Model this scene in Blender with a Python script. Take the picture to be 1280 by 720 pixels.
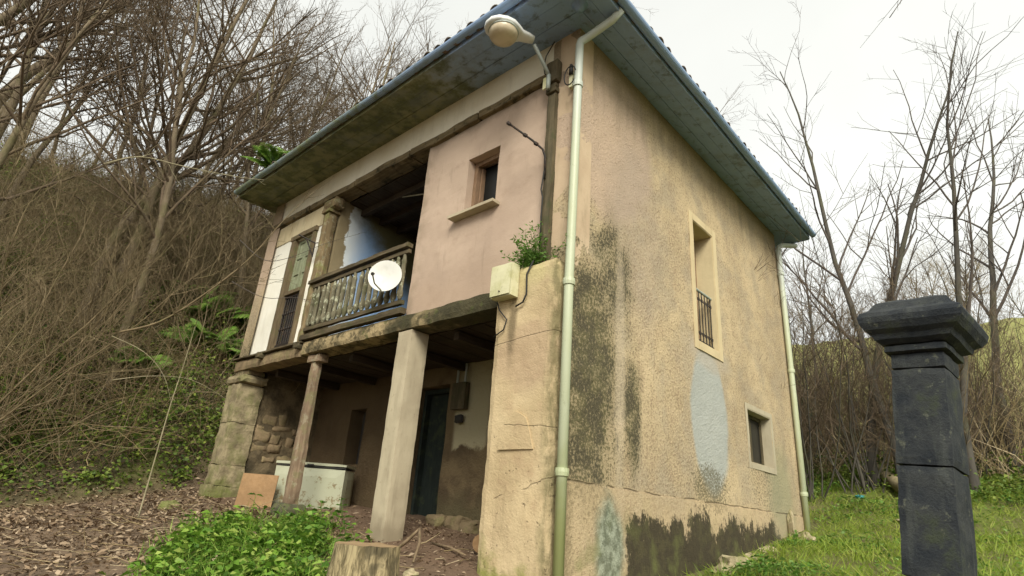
import bpy, math, random
import numpy as np
from mathutils import Vector, Matrix, noise as mnoise

for o in list(bpy.data.objects):
    bpy.data.objects.remove(o)
scene = bpy.context.scene
COL = scene.collection
random.seed(7)
rng = np.random.default_rng(7)
R = math.radians

# ------------------------------------------------------------------ camera
CAM = Vector((3.369, -4.448, 0.5))
YAW, PITCH, ROLL, FPX = R(-43.4), R(21.6), R(4.35), 716.0
FW = Vector((math.cos(PITCH) * math.sin(YAW), math.cos(PITCH) * math.cos(YAW), math.sin(PITCH)))
_r = Vector((math.cos(YAW), -math.sin(YAW), 0))
_u = _r.cross(FW)
RT = math.cos(ROLL) * _r + math.sin(ROLL) * _u
UP = -math.sin(ROLL) * _r + math.cos(ROLL) * _u
cam = bpy.data.cameras.new('camera')
cam.sensor_width = 36
cam.lens = FPX / 1280 * 36
cam.clip_start = 0.05
cam.clip_end = 2000
camo = bpy.data.objects.new('camera', cam)
COL.objects.link(camo)
M = Matrix((RT, UP, -FW)).transposed().to_4x4()
M.translation = CAM
camo.matrix_world = M
scene.camera = camo

# ------------------------------------------------------------------ sky and light: bright overcast
SUN_EL, SUN_AZ = R(38), R(134)      # azimuth clockwise from +y
world = bpy.data.worlds.new('World')
scene.world = world
world.use_nodes = True
nt = world.node_tree
nt.nodes.clear()
out = nt.nodes.new('ShaderNodeOutputWorld')
bg = nt.nodes.new('ShaderNodeBackground')
sky = nt.nodes.new('ShaderNodeTexSky')
sky.sky_type = 'NISHITA'
sky.sun_disc = False
sky.sun_elevation = SUN_EL
sky.sun_rotation = SUN_AZ
sky.dust_density = 3.0
mixn = nt.nodes.new('ShaderNodeMix')
mixn.data_type = 'RGBA'
mixn.inputs['Factor'].default_value = 0.9
ctex = nt.nodes.new('ShaderNodeTexNoise')
ctex.inputs['Scale'].default_value = 1.6
ctex.inputs['Detail'].default_value = 5
cmap = nt.nodes.new('ShaderNodeMapRange')
cmap.inputs['From Min'].default_value = 0.3
cmap.inputs['From Max'].default_value = 0.7
cmap.inputs['To Min'].default_value = 3.5
cmap.inputs['To Max'].default_value = 4.2
cmul = nt.nodes.new('ShaderNodeVectorMath')
cmul.operation = 'SCALE'
cmul.inputs[0].default_value = (1.0, 1.0, 0.92)
tcw = nt.nodes.new('ShaderNodeTexCoord')
nt.links.new(tcw.outputs['Generated'], ctex.inputs['Vector'])
nt.links.new(ctex.outputs['Fac'], cmap.inputs['Value'])
nt.links.new(cmap.outputs['Result'], cmul.inputs['Scale'])
nt.links.new(sky.outputs['Color'], mixn.inputs['A'])
nt.links.new(cmul.outputs['Vector'], mixn.inputs['B'])
nt.links.new(mixn.outputs['Result'], bg.inputs['Color'])
bg.inputs['Strength'].default_value = 0.1
nt.links.new(bg.outputs['Background'], out.inputs['Surface'])

sl = bpy.data.lights.new('sun', 'SUN')
sl.energy = 1.5
sl.angle = R(28)
sl.color = (1.0, 0.955, 0.82)
so = bpy.data.objects.new('sun', sl)
COL.objects.link(so)
sd = Vector((math.sin(SUN_AZ) * math.cos(SUN_EL), math.cos(SUN_AZ) * math.cos(SUN_EL), math.sin(SUN_EL)))
so.rotation_euler = sd.to_track_quat('Z', 'Y').to_euler()
so.location = (10, -15, 25)

vs = scene.view_settings
vs.view_transform = 'Standard'
vs.look = 'None'
vs.gamma = 1
vs.use_curve_mapping = False
vs.exposure = 1.46
scene.cycles.max_bounces = 5
scene.cycles.use_adaptive_sampling = True
scene.cycles.adaptive_threshold = 0.025
scene.cycles.diffuse_bounces = 3
scene.cycles.glossy_bounces = 2
scene.cycles.transmission_bounces = 3
scene.cycles.caustics_reflective = False
scene.cycles.caustics_refractive = False


def at(px, py, d):
    """a place seen along pixel (px, py) of the photograph, d metres along the ground from the camera"""
    v = FW * FPX + RT * (px - 640) - UP * (py - 360)
    return CAM + v * (d / math.hypot(v.x, v.y))


# ------------------------------------------------------------------ node helper
class S:
    """a socket with arithmetic"""
    def __init__(self, g, s):
        self.g, self.s = g, s

    def _m(self, op, a, b=None, clamp=False):
        n = self.g.t.nodes.new('ShaderNodeMath')
        n.operation = op
        n.use_clamp = clamp
        for i, v in enumerate((a, b)):
            if v is None:
                continue
            if isinstance(v, S):
                self.g.t.links.new(v.s, n.inputs[i])
            else:
                n.inputs[i].default_value = v
        return S(self.g, n.outputs[0])

    def __add__(self, o): return self._m('ADD', self, o)
    def __radd__(self, o): return self._m('ADD', o, self)
    def __sub__(self, o): return self._m('SUBTRACT', self, o)
    def __rsub__(self, o): return self._m('SUBTRACT', o, self)
    def __mul__(self, o): return self._m('MULTIPLY', self, o)
    def __rmul__(self, o): return self._m('MULTIPLY', o, self)
    def __truediv__(self, o): return self._m('DIVIDE', self, o)
    def max(self, o): return self._m('MAXIMUM', self, o)
    def min(self, o): return self._m('MINIMUM', self, o)
    def sqrt(self): return self._m('SQRT', self)
    def abs(self): return self._m('ABSOLUTE', self)
    def clamp(self): return self._m('ADD', self, 0.0, True)

    def step(self, a, b):
        """smooth 0..1 as the value goes from a to b (a may exceed b)"""
        n = self.g.t.nodes.new('ShaderNodeMapRange')
        n.interpolation_type = 'SMOOTHSTEP'
        lo, hi, t0, t1 = (a, b, 0, 1) if a < b else (b, a, 1, 0)
        self.g.t.links.new(self.s, n.inputs['Value'])
        n.inputs['From Min'].default_value = lo
        n.inputs['From Max'].default_value = hi
        n.inputs['To Min'].default_value = t0
        n.inputs['To Max'].default_value = t1
        return S(self.g, n.outputs['Result'])


class G:
    def __init__(self, name):
        self.m = bpy.data.materials.new(name)
        self.m.use_nodes = True
        self.t = self.m.node_tree
        self.b = self.t.nodes['Principled BSDF']
        geo = self.t.nodes.new('ShaderNodeNewGeometry')
        sep = self.t.nodes.new('ShaderNodeSeparateXYZ')
        self.t.links.new(geo.outputs['Position'], sep.inputs[0])
        self.geo = geo
        self.x, self.y, self.z = (S(self, sep.outputs[i]) for i in range(3))
        self.isl = S(self, geo.outputs['Random Per Island'])
        sepn = self.t.nodes.new('ShaderNodeSeparateXYZ')
        self.t.links.new(geo.outputs['Normal'], sepn.inputs[0])
        self.nz = S(self, sepn.outputs[2])
        oi = self.t.nodes.new('ShaderNodeObjectInfo')
        self.rnd = S(self, oi.outputs['Random'])
        self.tc = self.t.nodes.new('ShaderNodeTexCoord')

    def vec(self, obj=False, scale=(1, 1, 1)):
        n = self.t.nodes.new('ShaderNodeVectorMath')
        n.operation = 'MULTIPLY'
        self.t.links.new(self.tc.outputs['Object'] if obj else self.geo.outputs['Position'], n.inputs[0])
        n.inputs[1].default_value = scale
        return n.outputs[0]

    def noise(self, scale, detail=4, rough=0.55, stretch=(1, 1, 1), obj=False, dist=0.0):
        n = self.t.nodes.new('ShaderNodeTexNoise')
        n.inputs['Scale'].default_value = scale
        n.inputs['Detail'].default_value = detail
        n.inputs['Roughness'].default_value = rough
        n.inputs['Distortion'].default_value = dist
        self.t.links.new(self.vec(obj, stretch), n.inputs['Vector'])
        return S(self, n.outputs['Fac'])

    def voro(self, scale, feature='F1', stretch=(1, 1, 1), obj=False):
        n = self.t.nodes.new('ShaderNodeTexVoronoi')
        n.feature = feature
        n.inputs['Scale'].default_value = scale
        self.t.links.new(self.vec(obj, stretch), n.inputs['Vector'])
        return S(self, n.outputs['Distance'])

    def mix(self, f, a, b):
        n = self.t.nodes.new('ShaderNodeMix')
        n.data_type = 'RGBA'
        for k, v in (('Factor', f), ('A', a), ('B', b)):
            if isinstance(v, S):
                self.t.links.new(v.s, n.inputs[k] if k == 'Factor' else [i for i in n.inputs if i.name == k and i.type == 'RGBA'][0])
            elif k == 'Factor':
                n.inputs[0].default_value = v
            else:
                [i for i in n.inputs if i.name == k and i.type == 'RGBA'][0].default_value = (*v, 1)
        return S(self, [o for o in n.outputs if o.type == 'RGBA'][0])

    def ellipse(self, u, v, u0, v0, ru, rv, soft=0.25, amp=0.35, nsc=3.0):
        a = (u - u0) / ru
        b = (v - v0) / rv
        d = (a * a + b * b).sqrt() + (self.noise(nsc, 5) - 0.5) * (2 * amp)
        return d.step(1 + soft, 1 - soft)

    def done(self, col, rough=0.85, bump=None, bstr=0.5, bdist=0.01, spec=0.3, metal=0.0, trans=None):
        if isinstance(col, S):
            self.t.links.new(col.s, self.b.inputs['Base Color'])
        else:
            self.b.inputs['Base Color'].default_value = (*col, 1)
        if isinstance(rough, S):
            self.t.links.new(rough.s, self.b.inputs['Roughness'])
        else:
            self.b.inputs['Roughness'].default_value = rough
        self.b.inputs['Specular IOR Level'].default_value = spec
        self.b.inputs['Metallic'].default_value = metal
        if bump is not None:
            n = self.t.nodes.new('ShaderNodeBump')
            n.inputs['Strength'].default_value = bstr
            n.inputs['Distance'].default_value = bdist
            self.t.links.new(bump.s, n.inputs['Height'])
            self.t.links.new(n.outputs['Normal'], self.b.inputs['Normal'])
        if trans:
            tr = self.t.nodes.new('ShaderNodeBsdfTranslucent')
            if isinstance(col, S):
                self.t.links.new(col.s, tr.inputs['Color'])
            else:
                tr.inputs['Color'].default_value = (*col, 1)
            ms = self.t.nodes.new('ShaderNodeMixShader')
            ms.inputs[0].default_value = trans
            self.t.links.new(self.b.outputs[0], ms.inputs[1])
            self.t.links.new(tr.outputs[0], ms.inputs[2])
            self.t.links.new(ms.outputs[0], self.t.nodes['Material Output'].inputs['Surface'])
        return self.m


MAT = {}
# ---- side wall: ochre roughcast with mould, patches of cement, black algae at the foot
g = G('roughcast_render')
u, v = g.y, g.z
big, mid = g.noise(0.7, 4), g.noise(4, 4)
grain = g.noise(30, 4, 0.75)            # pebbledash grains, 2 to 4 cm
grain2 = g.noise(52, 3, 0.7)


def speckle(mask, lo=0.40, hi=0.74, src=None, w=0.05):
    """grains darken where the mask is high: full mask covers most of the wall, low mask only single grains"""
    src = src or grain
    return (src - (hi - (hi - lo) * mask)).step(-w, w)


col = g.mix(big.step(0.35, 0.68), (0.555, 0.44, 0.275), (0.45, 0.355, 0.225))
col = g.mix(mid.step(0.48, 0.72) * 0.5, col, (0.43, 0.32, 0.205))
streak = g.noise(5, 4, 0.6, (1, 1, 0.16))
col = g.mix(g.noise(1.7, 5, 0.6).step(0.42, 0.66) * 0.6, col, (0.34, 0.29, 0.215))
col = g.mix(streak.step(0.55, 0.75) * 0.35, col, (0.36, 0.285, 0.20))
smoothp = g.ellipse(u, v, 0.75, 5.2, 1.0, 1.35, 0.12, 0.3, 1.2)
col = g.mix(smoothp * 0.8, col, (0.46, 0.345, 0.265))
col = g.mix(g.ellipse(u, v, 1.35, 4.0, 0.6, 1.2, 0.4, 0.5, 1.5) * 0.5, col, (0.32, 0.265, 0.215))
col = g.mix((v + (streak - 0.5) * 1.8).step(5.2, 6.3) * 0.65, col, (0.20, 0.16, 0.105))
# grains everywhere, more in some zones
zone = big * 0.35 + mid * 0.45 - smoothp * 0.2
col = g.mix(speckle(zone, 0.35, 0.685) * 0.66, col, (0.20, 0.145, 0.09))
col = g.mix(grain2.step(0.56, 0.66) * 0.35, col, (0.66, 0.53, 0.36))
# mould
mz = g.noise(3.2, 4)
mould = g.ellipse(u, v, 0.36, 2.0, 0.70, 1.5, 0.9, 0.45, 1.8).max(g.ellipse(u, v, 0.78, 3.2, 0.5, 0.8, 0.6, 0.5, 2.5) * 0.75)
mould = mould.max(g.ellipse(u, v, 1.22, 1.7, 0.22, 0.75, 0.6, 0.6, 3) * 0.85)
mould = mould.max(u.step(0.30, 0.02) * v.step(3.6, 2.2) * 0.95)
mould = (mould * (0.30 + mz * 1.45)).clamp()
col = g.mix(mould.step(0.1, 1.0) * 0.72, col, (0.185, 0.155, 0.085))
col = g.mix(speckle(mould, 0.40, 0.78, None, 0.09) * mould.step(0.0, 0.3) * 0.85, col, g.mix(mz.step(0.4, 0.6), (0.085, 0.08, 0.035), (0.045, 0.042, 0.026)))
col = g.mix(g.ellipse(u, v, 0.97, 2.3, 0.10, 1.3, 0.5, 0.4, 3) * 0.45, col, (0.55, 0.46, 0.34))
# grey-blue cement patch under the upper window
patch = g.ellipse(u, v, 3.28, 1.95, 0.60, 0.98, 0.10, 0.17, 1.7)
pcol = g.mix(g.noise(6, 4), (0.34, 0.365, 0.355), (0.42, 0.44, 0.415))
pcol = g.mix(grain.step(0.58, 0.68) * 0.35, pcol, (0.25, 0.26, 0.24))
col = g.mix(patch * 0.93, col, pcol)
col = g.mix(g.ellipse(u, v, 3.4, 2.85, 0.62, 0.24, 0.3, 0.3) * 0.6, col, (0.42, 0.37, 0.30))
lowm = g.ellipse(u, v, 3.2, 1.0, 0.6, 0.35, 0.5, 0.5).max(g.ellipse(u, v, 5.3, 1.2, 1.0, 0.5, 0.5, 0.6, 2) * 0.7)
col = g.mix(speckle(lowm * 0.85) * lowm.step(0.05, 0.3) * 0.8, col, (0.13, 0.115, 0.065))
# low courses
plinth = v.step(0.87, 0.82)
col = g.mix(plinth * 0.4, col, (0.53, 0.405, 0.25))
green = g.ellipse(u, v, 0.74, 0.25, 0.25, 0.48, 0.3, 0.35, 2.6)
col = g.mix(green * 0.85, col, g.mix(g.noise(11, 5, 0.7).step(0.4, 0.62), (0.10, 0.135, 0.10), (0.31, 0.36, 0.29)))
an = g.noise(2.0, 5, 0.6)
alg = (v + (an - 0.5) * 0.8 + (streak - 0.5) * 0.5).step(0.90, 0.36) * u.step(0.88, 1.2) * u.step(6.1, 5.3)
algs = g.noise(21, 6, 0.75, (1, 1, 0.6))
col = g.mix(speckle(alg, 0.27, 0.80, algs, 0.07) * alg.step(0.0, 0.35) * 0.92, col, g.mix(g.noise(7, 4).step(.45, .62), (0.020, 0.018, 0.010), (0.040, 0.038, 0.016)))
col = g.mix(g.ellipse(u, v, 5.9, 1.1, 0.55, 0.7, 0.5, 0.5) * 0.7, col, (0.27, 0.27, 0.17))
col = g.mix(g.noise(3, 4).step(0.5, 0.7) * v.step(1.0, -0.1) * 0.55, col, (0.17, 0.19, 0.06))
crk = ((v - 0.835) + (g.noise(2.5, 4) - 0.5) * 0.07).abs().step(0.012, 0.004) * mid.step(0.38, 0.55)
col = g.mix(crk * 0.6, col, (0.11, 0.085, 0.05))
hgt = grain * 0.8 + grain2 * 0.5 - crk * 0.8
MAT['side'] = g.done(col, 0.93, hgt, 0.9, 0.016)

# ---- pink smooth plaster of the upper front
g = G('pink_plaster')
u, v = g.x, g.z
col = g.mix(g.noise(1.1, 4).step(0.35, 0.7), (0.50, 0.385, 0.30), (0.41, 0.31, 0.24))
col = g.mix(g.noise(4, 6, 0.6).step(0.52, 0.75) * 0.5, col, (0.36, 0.265, 0.20))
low = (v + (g.noise(2.2, 5) - 0.5) * 0.9).step(3.7, 3.0)
col = g.mix(low * 0.45, col, (0.33, 0.235, 0.165))
edge = u.step(-2.55, -2.86) * g.noise(5, 5).step(0.35, 0.6)
col = g.mix(edge * 0.6, col, (0.27, 0.21, 0.15))
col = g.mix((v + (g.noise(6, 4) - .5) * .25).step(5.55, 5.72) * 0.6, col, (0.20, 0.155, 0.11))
col = g.mix(g.noise(9, 5, 0.6, (1, 1, 0.15)).step(0.6, 0.75) * 0.35, col, (0.25, 0.19, 0.14))
sp = g.voro(9).step(0.06, 0.02) * g.noise(3, 2).step(0.55, 0.6)
col = g.mix(sp * 0.8, col, (0.10, 0.06, 0.04))
MAT['pink'] = g.done(col, 0.9, g.noise(9, 5) * 0.8 + g.noise(60, 4) * 0.25, 0.5, 0.012)

# ---- cream / white plaster of frieze and left bay
def cream(name, a, b, dirt, dcol=(0.20, 0.17, 0.10), zlo=None):
    g = G(name)
    col = g.mix(g.noise(1.6, 5).step(0.35, 0.7), a, b)
    st = g.noise(7, 5, 0.6, (1, 1, 0.2))
    col = g.mix(st.step(0.5, 0.75) * dirt, col, dcol)
    col = g.mix(g.noise(14, 5, 0.7).step(0.60, 0.72) * dirt * 0.8, col, dcol)
    if zlo:
        col = g.mix((g.z + (g.noise(3, 5) - 0.5) * 0.5).step(zlo + 0.18, zlo - 0.08) * 0.75, col, dcol)
    return g.done(col, 0.9, g.noise(11, 5) + g.noise(60, 3) * 0.3, 0.45, 0.01)


MAT['frieze'] = cream('cream_frieze_plaster', (0.82, 0.78, 0.66), (0.74, 0.68, 0.54), 0.15)
MAT['white'] = cream('whitewash', (0.82, 0.80, 0.72), (0.76, 0.73, 0.63), 0.10)
MAT['creamstone'] = cream('cream_stone', (0.62, 0.53, 0.35), (0.50, 0.41, 0.25), 0.35)
MAT['surround'] = cream('smooth_window_surround', (0.60, 0.50, 0.31), (0.54, 0.44, 0.27), 0.22)
MAT['surround2'] = cream('grey_window_surround', (0.45, 0.40, 0.29), (0.38, 0.33, 0.24), 0.35)
MAT['column'] = cream('cast_concrete', (0.46, 0.40, 0.285), (0.36, 0.305, 0.215), 0.5, (0.22, 0.18, 0.12), zlo=0.3)
MAT['corner'] = cream('corner_plaster', (0.54, 0.42, 0.29), (0.46, 0.345, 0.235), 0.35)

# ---- corner pier: ochre patched render, moss at the foot
g = G('pier_render')
u, v = g.x, g.z
col = g.mix(g.noise(1.5, 5).step(0.35, 0.68), (0.56, 0.445, 0.275), (0.46, 0.355, 0.21))
col = g.mix(g.noise(3.2, 6, 0.65).step(0.52, 0.70) * 0.55, col, (0.42, 0.30, 0.185))
col = g.mix(g.ellipse(u, v, -0.45, 2.05, 0.42, 0.35, 0.25, 0.5, 3) * 0.6, col, (0.41, 0.295, 0.195))
col = g.mix(g.ellipse(u, v, -0.66, 2.42, 0.055, 0.36, 0.6, 0.5, 6) * 0.85, col, (0.17, 0.13, 0.075))
col = g.mix(v.step(2.55, 3.05) * g.noise(4, 4).step(0.3, 0.6) * 0.5, col, (0.50, 0.47, 0.22))
col = g.mix(u.step(-0.22, -0.10) * g.noise(6, 6, 0.7, (1, 1, 0.4)).step(0.35, 0.6) * 0.8, col, (0.15, 0.135, 0.065))
pit = g.noise(17, 5, 0.7).step(0.62, 0.72) * v.step(1.6, 1.1)
col = g.mix(pit * 0.75, col, (0.20, 0.145, 0.09))
moss = (v * 2.6 + (g.noise(4, 6, 0.65) - 0.5) * 2.6 + (u + 0.9) * 0.9).step(0.75, -0.1)
vst = g.noise(7, 5, 0.65, (1, 1, 0.14))
col = g.mix(vst.step(0.52, 0.72) * 0.4, col, (0.30, 0.225, 0.13))
col = g.mix(moss * 0.85, col, g.mix(g.noise(20, 4), (0.10, 0.13, 0.02), (0.24, 0.26, 0.05)))
ck = ((v - 2.24) + (g.noise(3, 5) - 0.5) * 0.06 + (u + .5) * -.07).abs().step(0.008, 0.003)
ck = ck.max(((v - 1.35) + (g.noise(2.5, 6) - 0.5) * 0.14 + (u + .5) * .1).abs().step(0.009, 0.003) * g.noise(3, 3).step(0.42, 0.5))
ck = ck.max(((v - 0.72) + (g.noise(2.1, 6) - 0.5) * 0.22 + (u + .5) * -.3).abs().step(0.010, 0.003) * g.noise(2.4, 3).step(0.50, 0.56))
col = g.mix(ck * 0.3, col, (0.20, 0.15, 0.09))
MAT['pier'] = g.done(col, 0.92, g.noise(9, 6, 0.6) + g.noise(50, 4) * 0.35 - pit - ck * 0.8, 0.75, 0.02)

# ---- mouldy floor beam / lintel
g = G('mouldy_edge_beam')
n1 = g.noise(3.1, 6, 0.65)
col = g.mix(n1.step(0.42, 0.6), (0.38, 0.295, 0.165), (0.15, 0.12, 0.065))
col = g.mix((g.noise(2.0, 5) + (g.x + 2.6) * 0.12).step(0.33, 0.55) * 0.92, col, (0.042, 0.040, 0.02))
col = g.mix(g.noise(6, 5).step(0.56, 0.68) * 0.6, col, (0.08, 0.095, 0.028))
col = g.mix(g.noise(7, 6, 0.7).step(0.5, 0.6) * 0.75, col, (0.045, 0.04, 0.022))
MAT['beam'] = g.done(col, 0.9, n1 + g.noise(30, 5) * 0.5, 0.9, 0.03)

# ---- woods
def wood(name, a, b, moss=0.25, mcol=(0.10, 0.12, 0.035), st=(1, 1, 0.09), lichen=0.0, rough=0.85):
    g = G(name)
    gr = g.noise(26, 6, 0.65, st)
    col = g.mix(gr.step(0.35, 0.65), a, b)
    col = g.mix(g.noise(2.8, 5).step(0.40, 0.65) * 0.5, col, tuple(c * 0.6 for c in a))
    if moss:
        col = g.mix(g.noise(5, 6, 0.65).step(0.50, 0.66) * moss, col, mcol)
    if lichen:
        col = g.mix(g.noise(11, 6, 0.7).step(0.53, 0.64) * lichen, col, (0.45, 0.46, 0.33))
    return g.done(col, rough, gr, 0.7, 0.01)


MAT['lintel'] = wood('old_lintel_wood', (0.14, 0.105, 0.055), (0.26, 0.20, 0.11), 0.9, (0.030, 0.028, 0.014), (0.09, 1, 1))
MAT['post'] = wood('weathered_post_wood', (0.25, 0.185, 0.10), (0.15, 0.11, 0.06), 0.7, (0.21, 0.22, 0.08), lichen=0.3)
MAT['darkpost'] = wood('dark_rotten_post_wood', (0.075, 0.062, 0.036), (0.13, 0.105, 0.06), 0.6, (0.05, 0.06, 0.022))
MAT['redpost'] = wood('reddish_post_wood', (0.19, 0.13, 0.085), (0.29, 0.21, 0.14), 0.5, (0.20, 0.20, 0.09), lichen=0.3)
MAT['rail'] = wood('mossy_rail_wood', (0.075, 0.058, 0.034), (0.14, 0.11, 0.065), 0.6, (0.06, 0.06, 0.022), (0.09, 1, 1))
MAT['baluster'] = wood('lichened_baluster_wood', (0.20, 0.18, 0.12), (0.085, 0.075, 0.045), 0.7, (0.07, 0.075, 0.03), lichen=0.8)
MAT['doorframe'] = wood('grey_brown_door_wood', (0.19, 0.145, 0.085), (0.11, 0.08, 0.048), 0.5)
MAT['shutter'] = wood('faded_green_paint', (0.30, 0.33, 0.22), (0.20, 0.215, 0.13), 0.4, (0.13, 0.115, 0.06))
MAT['plank'] = wood('dark_ceiling_wood', (0.035, 0.024, 0.015), (0.06, 0.042, 0.026), 0.2, (0.05, 0.05, 0.03), (1, 0.08, 1))
MAT['winframe'] = wood('brown_window_wood', (0.22, 0.135, 0.08), (0.30, 0.20, 0.13), 0.1)
MAT['porchdoor'] = wood('dark_teal_door_paint', (0.013, 0.020, 0.018), (0.02, 0.028, 0.022), 0.2)
MAT['board'] = wood('brown_board', (0.29, 0.175, 0.085), (0.33, 0.205, 0.105), 0.15, (0.20, 0.13, 0.07), (0.2, 1, 1))
MAT['log'] = wood('firewood', (0.17, 0.12, 0.07), (0.26, 0.19, 0.12), 0.3)

# ---- eaves: blue lens haze put into the colour near the corner, mossy green beyond
g = G('eave_haze_tint')
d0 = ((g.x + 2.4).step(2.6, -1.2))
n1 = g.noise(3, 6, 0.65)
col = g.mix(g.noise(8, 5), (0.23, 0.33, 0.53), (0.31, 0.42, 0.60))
haze_to_moss = (d0 * 1.1 + (n1 - 0.5) * 1.1).step(0.3, 0.85)
col = g.mix(haze_to_moss, col, g.mix(n1.step(0.4, 0.6), (0.25, 0.255, 0.14), (0.12, 0.135, 0.06)))
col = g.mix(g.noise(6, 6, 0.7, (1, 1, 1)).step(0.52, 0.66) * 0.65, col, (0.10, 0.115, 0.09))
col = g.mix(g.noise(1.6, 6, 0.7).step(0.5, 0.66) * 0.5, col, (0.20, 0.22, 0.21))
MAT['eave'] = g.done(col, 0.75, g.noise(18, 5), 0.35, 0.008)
g = G('gutter_haze_tint')  # same blue haze coloured in towards the corner, mossy green along the left
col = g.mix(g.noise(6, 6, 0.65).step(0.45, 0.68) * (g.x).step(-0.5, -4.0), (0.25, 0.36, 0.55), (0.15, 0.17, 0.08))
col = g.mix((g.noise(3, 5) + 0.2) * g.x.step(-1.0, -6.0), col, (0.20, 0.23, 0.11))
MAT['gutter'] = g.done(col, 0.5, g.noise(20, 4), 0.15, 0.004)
g = G('clay_tile')
col = g.mix(g.noise(5, 5).step(0.35, 0.7), (0.20, 0.13, 0.09), (0.12, 0.10, 0.08))
col = g.mix(g.isl.step(0.2, 0.9) * 0.5, col, (0.15, 0.14, 0.12))
col = g.mix(g.noise(9, 5).step(0.5, 0.65) * 0.7, col, (0.07, 0.085, 0.04))
MAT['tile'] = g.done(col, 0.9, g.noise(40, 4), 0.5, 0.006)
# ---- pipes, iron
g = G('pale_green_pipe')
col = g.mix(g.noise(5, 5, 0.6, (1, 1, 0.2)).step(0.4, 0.7) * 0.6, (0.46, 0.50, 0.36), (0.40, 0.42, 0.24))
col = g.mix((g.z + (g.noise(4, 5) - 0.5) * 1.2).step(1.6, 0.2) * 0.7, col, (0.27, 0.31, 0.09))
col = g.mix(g.noise(24, 6, 0.7, (1, 1, 0.3)).step(0.6, 0.7) * 0.4, col, (0.20, 0.21, 0.12))
col = g.mix(g.z.step(4.2, 5.6) * 0.7, col, (0.52, 0.57, 0.56))
MAT['pipe'] = g.done(col, 0.45, g.noise(30, 4), 0.1, 0.003, 0.4)
g = G('black_iron')
MAT['iron'] = g.done(g.mix(g.noise(30, 4).step(0.45, 0.7), (0.018, 0.016, 0.015), (0.06, 0.035, 0.022)), 0.6, g.noise(60, 3), 0.3, 0.003)
g = G('galvanised_grey')
MAT['galv'] = g.done(g.mix(g.noise(14, 4), (0.30, 0.34, 0.32), (0.38, 0.42, 0.38)), 0.45, None, spec=0.5)
g = G('lamp_white_metal')
MAT['lampwhite'] = g.done(g.mix(g.noise(9, 5).step(0.5, 0.75) * 0.5, (0.72, 0.74, 0.74), (0.45, 0.45, 0.40)), 0.35, spec=0.5)
g = G('yellowed_diffuser')
MAT['bowl'] = g.done(g.mix(g.noise(7, 5).step(0.4, 0.7) * 0.6, (0.62, 0.54, 0.40), (0.42, 0.34, 0.22)), 0.3, spec=0.5)
g = G('stained_box_plastic')
col = g.mix(g.noise(6, 6, 0.65).step(0.42, 0.66) * 0.7, (0.62, 0.60, 0.40), (0.44, 0.43, 0.21))
col = g.mix(g.noise(25, 5, 0.7).step(0.6, 0.7) * 0.5, col, (0.22, 0.20, 0.10))
MAT['box'] = g.done(col, 0.55, g.noise(30, 4), 0.15, 0.003)
g = G('black_cable')
MAT['cable'] = g.done((0.025, 0.024, 0.022), 0.6)
g = G('white_dish')
MAT['dish'] = g.done(g.mix(g.noise(6, 5).step(0.5, 0.75) * 0.35, (0.62, 0.62, 0.59), (0.42, 0.41, 0.36)), 0.4, spec=0.4)
g = G('chipped_freezer_enamel')
col = g.mix(g.noise(2, 4), (0.42, 0.43, 0.32), (0.33, 0.34, 0.23))
rust = (g.noise(9, 6, 0.7) + (0.75 - g.z) * 0.22).step(0.56, 0.66)
col = g.mix(rust * 0.9, col, g.mix(g.noise(30, 4), (0.10, 0.06, 0.03), (0.26, 0.20, 0.09)))
MAT['freezer'] = g.done(col, 0.4, None, spec=0.5)
g = G('dark_rubber')
MAT['rubber'] = g.done((0.035, 0.033, 0.03), 0.7)
g = G('dusty_glass')
gl = g.mix(g.noise(5, 4), (0.008, 0.009, 0.009), (0.018, 0.019, 0.018))
MAT['glass'] = g.done(gl, 0.3, None, spec=0.2)

# ---- inside of the porch and loggia
g = G('porch_plaster')
u, v = g.x, g.z
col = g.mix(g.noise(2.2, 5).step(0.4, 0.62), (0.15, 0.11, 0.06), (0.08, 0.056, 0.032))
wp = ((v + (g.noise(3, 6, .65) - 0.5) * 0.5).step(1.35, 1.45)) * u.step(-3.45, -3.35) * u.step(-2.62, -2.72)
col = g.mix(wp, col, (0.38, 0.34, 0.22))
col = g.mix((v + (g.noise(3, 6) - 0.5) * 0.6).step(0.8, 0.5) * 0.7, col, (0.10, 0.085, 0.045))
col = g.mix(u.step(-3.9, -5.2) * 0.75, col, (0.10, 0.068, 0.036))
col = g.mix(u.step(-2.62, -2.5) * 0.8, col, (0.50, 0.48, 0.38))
MAT['porch'] = g.done(col, 0.93, g.noise(8, 6, 0.65) + g.noise(35, 4) * .4, 0.9, 0.03)
g = G('blue_distemper')
u, v = g.y, g.z
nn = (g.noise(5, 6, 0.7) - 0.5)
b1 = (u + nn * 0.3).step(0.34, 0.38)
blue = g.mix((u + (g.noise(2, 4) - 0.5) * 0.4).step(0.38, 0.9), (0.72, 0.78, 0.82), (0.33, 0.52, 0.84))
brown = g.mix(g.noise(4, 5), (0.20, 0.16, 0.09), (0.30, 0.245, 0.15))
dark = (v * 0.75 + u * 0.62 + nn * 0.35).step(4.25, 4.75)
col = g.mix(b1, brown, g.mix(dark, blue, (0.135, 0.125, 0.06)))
MAT['blue'] = g.done(col, 0.9, b1 * 0.8 + g.noise(20, 5) * 0.3, 0.6, 0.012)
g = G('loggia_plaster')
MAT['loggia'] = g.done(g.mix(g.noise(3, 5).step(.35, .65), (0.15, 0.13, 0.075), (0.085, 0.075, 0.045)), 0.93, g.noise(15, 5), 0.5, 0.01)
g = G('dark_interior')
MAT['inside'] = g.done((0.05, 0.045, 0.04), 0.95)

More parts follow.
